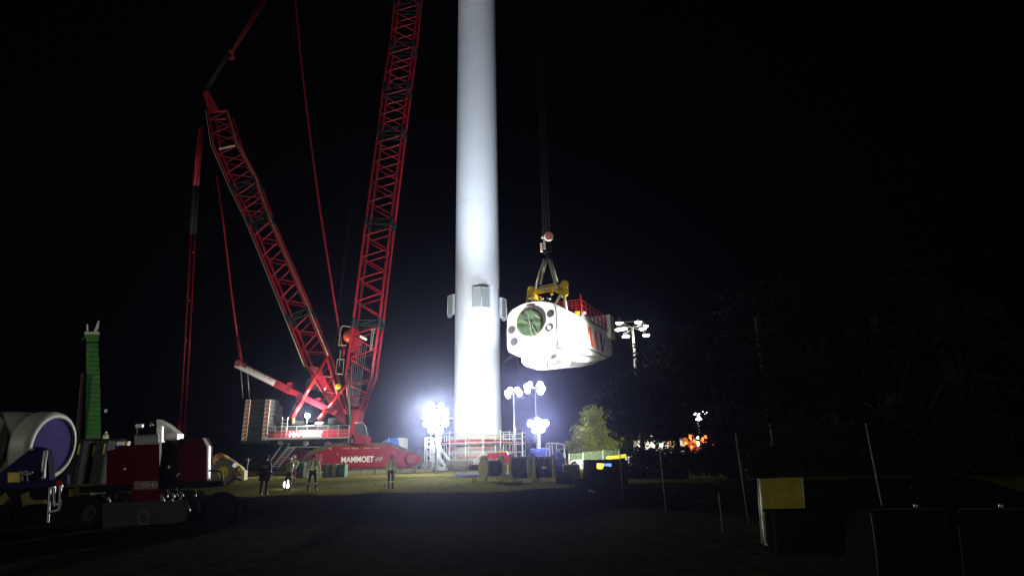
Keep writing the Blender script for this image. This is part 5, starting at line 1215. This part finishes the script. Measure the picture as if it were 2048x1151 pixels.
for k, (px, Y, h, w, lb) in enumerate(((1600, 40, 2.7, 6.5, 'added black bush under the tall pointed dark tree'), (1740, 38, 2.8, 6.5, 'added black bush behind the longest slim post'), (1880, 37, 2.7, 6.5, 'added black bush behind the left plastic barrier'), (2020, 36, 2.7, 6.5, 'added black bush at the right edge above the right barrier'))):
    tree(gx(px, Y, -.3), h, w, lb, LEAFD, 5000, .17, 30, 70 + k, 'black bushes on the right', low=.02)  # bushes added to cover the lamp-lit strip of ground with black

# ------------------------------------------------------------------ right side: vehicles and machines behind the trees
# white lit van
wy = 68
vn = thing('white_van', 'brightly lit white van between the dark crate and the dark truck', 'van', gx(1160, wy, 0))
Wp = lambda px, py, Y=wy: at(px, py, Y)
part(vn, 'body', MB().prism([Wp(1146, 924), Wp(1150, 919), Wp(1170, 918), Wp(1175, 940), Wp(1177, 958), Wp(1140, 958), Wp(1141, 930)], (0, 3.6, 0)), WHITE)
part(vn, 'windscreen', MB().prism([Wp(1145, 923, wy - .05), Wp(1151, 920, wy - .05), Wp(1152, 926, wy - .05), Wp(1145, 928, wy - .05)], (0, .1, 0)), GLASSD)
for px in (1148, 1170): wheel(vn, gx(px, wy, .38), .38, .25)
light(vn, Wp(1168, 905, 62), 2600, (1, 1, .85), V(Wp(1162, 935)), 110, .8)
# crates in front
for k, (p0, p1, p2, p3, Y, m, lb) in enumerate((((1128, 1160, 928, 962), 0, 0, 0, 38, mat('crate_brown', (.10, .08, .05), .85, 0, 3, .4), 'dim brown crate standing in front of the white van'), ((1114, 1142, 944, 985), 0, 0, 0, 34, BLACK, 'black covered crate right of the cable drums, lower left of the brown crate'))):
    x0, x1 = at(p0[0], 940, Y).x, at(p0[1], 940, Y).x; zt = at(p0[0], p0[2], Y).z; z0 = gz(x0, Y) - .05
    t = thing('crate', lb, 'crate', ((x0 + x1) / 2, Y, z0)); part(t, 'body', MB().bbox(((x0 + x1) / 2, Y + .6, (zt + z0) / 2), (x1 - x0, 1.2, zt - z0), .05), m)
    for q in range(3): part(t, 'slat', MB().box(((x0 + x1) / 2, Y - .02, z0 + (zt - z0) * (q + .7) / 3.4), (x1 - x0, .04, (zt - z0) * .25)), m)
# black truck cab with see-through windows
KY = 33; kz = gz(6, 33)
tk = thing('dark_truck', 'black silhouetted truck cab whose window shows yellow and blue machinery behind', 'truck', gx(1215, KY, kz))
Kp = lambda px, py, Y=KY: at(px, py, Y)
for a, b, c, d in ((1174, 919, 1256, 926), (1174, 926, 1194, 1010), (1234, 926, 1256, 1010)):
    part(tk, 'cab_shell', MB().prism([Kp(a, b), Kp(c, b), Kp(c, d), Kp(a, d)], (0, 1.9, 0)), BLACK)
part(tk, 'door', MB().prism([Kp(1194, 936), Kp(1203, 940), Kp(1215, 940), Kp(1218, 932), Kp(1234, 934), Kp(1234, 1010), Kp(1194, 1010)], (0, 1.9, 0)), BLACK)
for px in (1190, 1240): wheel(tk, gx(px, KY - .1, kz + .42), .42, .3, BLACK, BLACK)
part(tk, 'bonnet', MB().prism([Kp(1152, 962, KY - .6), Kp(1176, 958, KY - .6), Kp(1176, 1005, KY - .6), Kp(1152, 1005, KY - .6)], (0, 2.0, 0)), BLACK)
part(tk, 'wing_panel', MB().prism([Kp(1164, 985, KY - 2.2), Kp(1182, 980, KY - 2.2), Kp(1190, 983, KY - 2.2), Kp(1184, 987, KY - 2.2)], (0, .5, .02)), STEEL)
# machine behind: yellow crossbar, yellow body, blue bin
MY = 64
Mp = lambda px, py, Y=MY: at(px, py, Y)
ym = thing('yellow_machine', 'lit yellow machine seen through the dark truck window, with a long yellow top beam', 'machine', gx(1215, MY, 0))
part(ym, 'top_beam', MB().prism([Mp(1214, 915), Mp(1218, 911), Mp(1240, 909), Mp(1252, 907), Mp(1253, 914), Mp(1240, 916), Mp(1217, 918)], (0, .8, 0)), mat('bright_yellow', (.80, .68, .02), .5))
part(ym, 'body', MB().prism([Mp(1190, 926), Mp(1212, 925), Mp(1212, 960), Mp(1190, 960)], (0, 1.5, 0)), MATS['bright_yellow'])
part(ym, 'end_post', MB().prism([Mp(1251, 914), Mp(1254, 914), Mp(1255, 945), Mp(1252, 945)], (0, .3, 0)), WHITE)
part(ym, 'side_box', MB().prism([Mp(1226, 922), Mp(1236, 922), Mp(1236, 958), Mp(1226, 958)], (0, 1, 0)), SLING)
bb_ = thing('blue_bin', 'blue bin seen through the dark truck window', 'bin', gx(1218, 62, 0))
part(bb_, 'body', MB().prism([Mp(1210, 923, 62), Mp(1226, 923, 62), Mp(1226, 958, 62), Mp(1212, 958, 62)], (0, 1, 0)), mat('tent_blue', (.07, .22, .95)))
part(bb_, 'lid', MB().prism([Mp(1209, 921, 61.9), Mp(1227, 921, 61.9), Mp(1227, 923, 61.9), Mp(1209, 923, 61.9)], (0, 1.2, 0)), BLUE)
light(ym, Mp(1222, 890, 57), 2200, (1, 1, .8), V(Mp(1222, 925)), 120, .8)
# white cabin with lit front behind the trees
CYB = 70
Cp = lambda px, py, Y=CYB: at(px, py, Y)
wc_ = thing('white_cabin', 'white site cabin glimpsed through the leaves, with a pale lit roof line', 'cabin', gx(1310, CYB, 0))
part(wc_, 'wall', MB().prism([Cp(1276, 880), Cp(1336, 880), Cp(1336, 940), Cp(1276, 940)], (0, 2.6, 0)), mat('cabin_wall', (.52, .50, .42), .6))
part(wc_, 'roof', MB().prism([Cp(1292, 866, CYB - .1), Cp(1334, 865, CYB - .1), Cp(1337, 873, CYB - .1), Cp(1292, 874, CYB - .1)], (0, 2.8, 0)), WHITE)
for px in (1283, 1304, 1322):
    part(wc_, 'window', MB().prism([Cp(px - 4, 884, CYB - .05), Cp(px + 4, 884, CYB - .05), Cp(px + 4, 896, CYB - .05), Cp(px - 4, 896, CYB - .05)], (0, .04, 0)), mat('lit_window', (1, 1, 1), .5, emit=((1, .93, .75), 1.6)))
part(wc_, 'white_end', MB().prism([Cp(1257, 912, CYB - 2), Cp(1271, 912, CYB - 2), Cp(1270, 924, CYB - 2), Cp(1258, 925, CYB - 2)], (0, .6, 0)), WHITE)
light(wc_, Cp(1300, 858, 64), 2600, (1, 1, .9), V(Cp(1300, 890)), 130, .8)
# machine with orange beacons
om = thing('orange_lit_machine', 'machine with several glowing orange lights seen through the leaves', 'machine', gx(1400, 66, 0))
Op = lambda px, py, Y=66: at(px, py, Y)
part(om, 'body', MB().prism([Op(1345, 876), Op(1440, 872), Op(1440, 935), Op(1345, 935)], (0, 2, 0)), mat('machine_brown', (.20, .08, .03), .6))
part(om, 'blue_hood', MB().prism([Op(1357, 880, 65.7), Op(1364, 880, 65.7), Op(1380, 918, 65.7), Op(1360, 918, 65.7)], (0, .3, 0)), mat('pale_blue', (.35, .48, .62), .5))
part(om, 'yellow_hood', MB().prism([Op(1341, 876, 65.7), Op(1356, 876, 65.7), Op(1356, 890, 65.7), Op(1348, 893, 65.7)], (0, .3, 0)), YEL)
for (px, py, r) in ((1382, 876, .32), (1372, 887, .2), (1407, 881, .3), (1411, 874, .18), (1407, 898, .22), (1428, 891, .28), (1389, 882, .16), (1384, 894, .18), (1410, 907, .16)):
    part(om, 'orange_beacon', MB().sphere(Op(px, py, 65.6), r, 10, (1, 1, 1.5)), LAMPO)
part(om, 'white_tube_light', MB().tube([Op(1395, 872, 65.6), Op(1395.5, 880, 65.6), Op(1397, 891, 65.6)], .13, 8), mat('tube_glow', (1, 1, 1), .5, emit=((1, .75, .6), 4)))
light(om, Op(1380, 865, 61), 900, (1, .6, .3), V(Op(1385, 900)), 130, .8)
# scrim fence and slim fence posts
sf = thing('scrim_fence', 'see-through green netting fence on posts below the lit tree', 'fence', gx(1190, 66, 0))
NET = mat('scrim_net', (.16, .24, .14), .9, alpha=.35)
fpx = [1138, 1166, 1206, 1238]
for k, px in enumerate(fpx):
    top = [906, 903, 899, 898][k]; bar(sf, 'post', gx(px, 66, 0), at(px, top, 66), .05, STEEL)
    if k: part(sf, 'net_panel', MB().quad(gx(fpx[k - 1], 66, .8), gx(px, 66, .8), at(px, top + 1, 66), at(fpx[k - 1], [906, 903, 899, 898][k - 1] + 1, 66)), NET)
for k, (a, b, Y, lb) in enumerate((((1238, 879), (1243, 958), 30, 'slim pale post in front of the dark truck'), ((1317, 878), (1328, 972), 26, 'slim grey post left of the orange machine lights'), ((1437, 985), (1442, 1030), 20, 'short dim post low in the dark, right of the truck'), ((1471, 866), (1484, 942), 22, 'slim dim post midway between the orange lights and the yellow board'), ((1731, 845), (1766, 1012), 12.5, 'longest slim post, right of the yellow board'))):
    p, q = at(*a, Y), at(*b, Y); solo('fence_post', MB().bar(V((0, 0, min(0, gz(q.x, Y) - q.z))), p - q, .02 if k < 4 else .013, 8), mat('post_grey', (.14, .14, .12), .8, 0, 4, .3, spec=.1), lb, 'post', 'slim posts on the right', q)
# yellow board with pale taped edges, crate in front, dark barriers
yb_ = thing('yellow_board', 'dim yellow board with pale taped edges standing in the dark on the right', 'board', at(1535, 1088, 14))
Yp = lambda px, py, Y=14.0: at(px, py, Y)
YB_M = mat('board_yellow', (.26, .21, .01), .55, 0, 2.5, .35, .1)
part(yb_, 'yellow_face', MB().prism([Yp(1518, 957), Yp(1603, 954), Yp(1608, 1022), Yp(1524, 1032)], (0, .06, 0)), YB_M)
part(yb_, 'grey_face', MB().prism([Yp(1524, 1032.5), Yp(1558, 1029), Yp(1560, 1088), Yp(1531, 1088)], (0, .06, 0)), mat('board_lower', (.06, .06, .05), .6))
for a, b in (((1516, 957), (1524, 1086)), ((1521, 957), (1531, 1087)), ((1604, 954), (1609, 1022)), ((1531, 1088), (1558, 1088))):
    part(yb_, 'taped_edge', MB().bar(Yp(*a, 13.97), Yp(*b, 13.97), .022, 6), mat('tape_pale', (.30, .32, .26), .35))
part(yb_, 'rivet', MB().sphere(Yp(1574, 976, 13.96), .02, 8), STEEL)
ct_ = thing('dark_box', 'black box covering the lower right corner of the yellow board', 'box', at(1620, 1100, 13.4))
part(ct_, 'body', MB().prism([at(1550, 1026, 13.4), at(1608, 1021, 13.4), at(1690, 1024, 13.4), at(1690, 1110, 13.4), at(1556, 1110, 13.4)], (0, .5, 0)), BLACK)
part(ct_, 'lid', MB().prism([at(1548, 1022, 13.35), at(1692, 1019, 13.35), at(1692, 1025, 13.35), at(1549, 1027, 13.35)], (0, .6, 0)), BLACK)
for k, (x0, x1, Y, lb) in enumerate(((1742, 1905, 10.5, 'left dark plastic barrier with a faint rounded rim, at the lower right'), (1912, 2075, 10.3, 'right dark plastic barrier at the lower right corner'))):
    t = thing('plastic_barrier', lb, 'barrier', at((x0 + x1) / 2, 1150, Y), 'dark barriers at lower right')
    part(t, 'body', MB().prism([at(x0, 1022, Y), at(x0 + 8, 1016, Y), at(x1 - 12, 1014, Y), at(x1, 1022, Y), at(x1 + 16, 1200, Y), at(x0 + 18, 1200, Y)], (0, .45, 0)), BLACK)
    part(t, 'rim', MB().tube([at(x0 + 18, 1190, Y - .02), at(x0 + 12, 1110, Y - .02), at(x0 + 4, 1050, Y - .02), at(x0, 1026, Y - .02), at(x0 + 8, 1017, Y - .02), at(x1 - 12, 1015, Y - .02)], .012, 6), mat('rim_dim', (.035, .035, .03), .8, spec=.1))
    part(t, 'filler_cap', MB().bar(at(x0 + 90, 1014, Y + .1), at(x0 + 90, 1008, Y + .1), .035, 10), STEEL)

# ------------------------------------------------------------------ night air
hz_ = MB().box((0, 130, 55), (604, 384, 118))
ho = bpy.data.objects.new('haze', hz_.mesh('haze', [])); COL.objects.link(ho); ho['kind'] = 'stuff'
hm = bpy.data.materials.new('haze'); hm.use_nodes = True; nt = hm.node_tree
for n_ in list(nt.nodes):
    if n_.type == 'BSDF_PRINCIPLED': nt.nodes.remove(n_)
pv = nt.nodes.new('ShaderNodeVolumePrincipled'); pv.inputs['Density'].default_value = .00032; pv.inputs['Color'].default_value = (.50, .56, 1, 1); pv.inputs['Anisotropy'].default_value = .93
nt.links.new(pv.outputs[0], [n_ for n_ in nt.nodes if n_.type == 'OUTPUT_MATERIAL'][0].inputs['Volume'])
ho.data.materials.append(hm)

# ------------------------------------------------------------------ stones, clods and litter on the lit ground
def scatter(name, n, rnd, x0, x1, y0, y1, s0, s1, m):
    mb = MB()
    for i in range(n):
        x = rnd.uniform(x0, x1); y = rnd.uniform(y0, y1); s_ = rnd.uniform(s0, s1) * (1 if rnd.random() < .9 else 2); a = rnd.uniform(0, 6.28)
        c = V((x, y, gz(x, y) + s_ * .15 + .02)); pts = [c + V((math.cos(a + k * 1.57) * s_ * rnd.uniform(.6, 1.2), math.sin(a + k * 1.57) * s_ * rnd.uniform(.6, 1.2), rnd.uniform(-.2, .1) * s_)) for k in range(4)]
        t = c + V((0, 0, s_ * rnd.uniform(.3, .7))); mb._add(pts + [t], [(0, 1, 4), (1, 2, 4), (2, 3, 4), (3, 0, 4)])
    return structure(name, mb, m, 'stuff')
rr = random.Random(11)
scatter('clods', 7000, rr, -24, 22, 29, 60, .015, .05, mat('clod', (.10, .09, .028), .95, spec=0))
scatter('gravel', 2600, rr, -14, 12, 12, 30, .01, .03, mat('road_gravel', (.010, .010, .008), .95, spec=0))
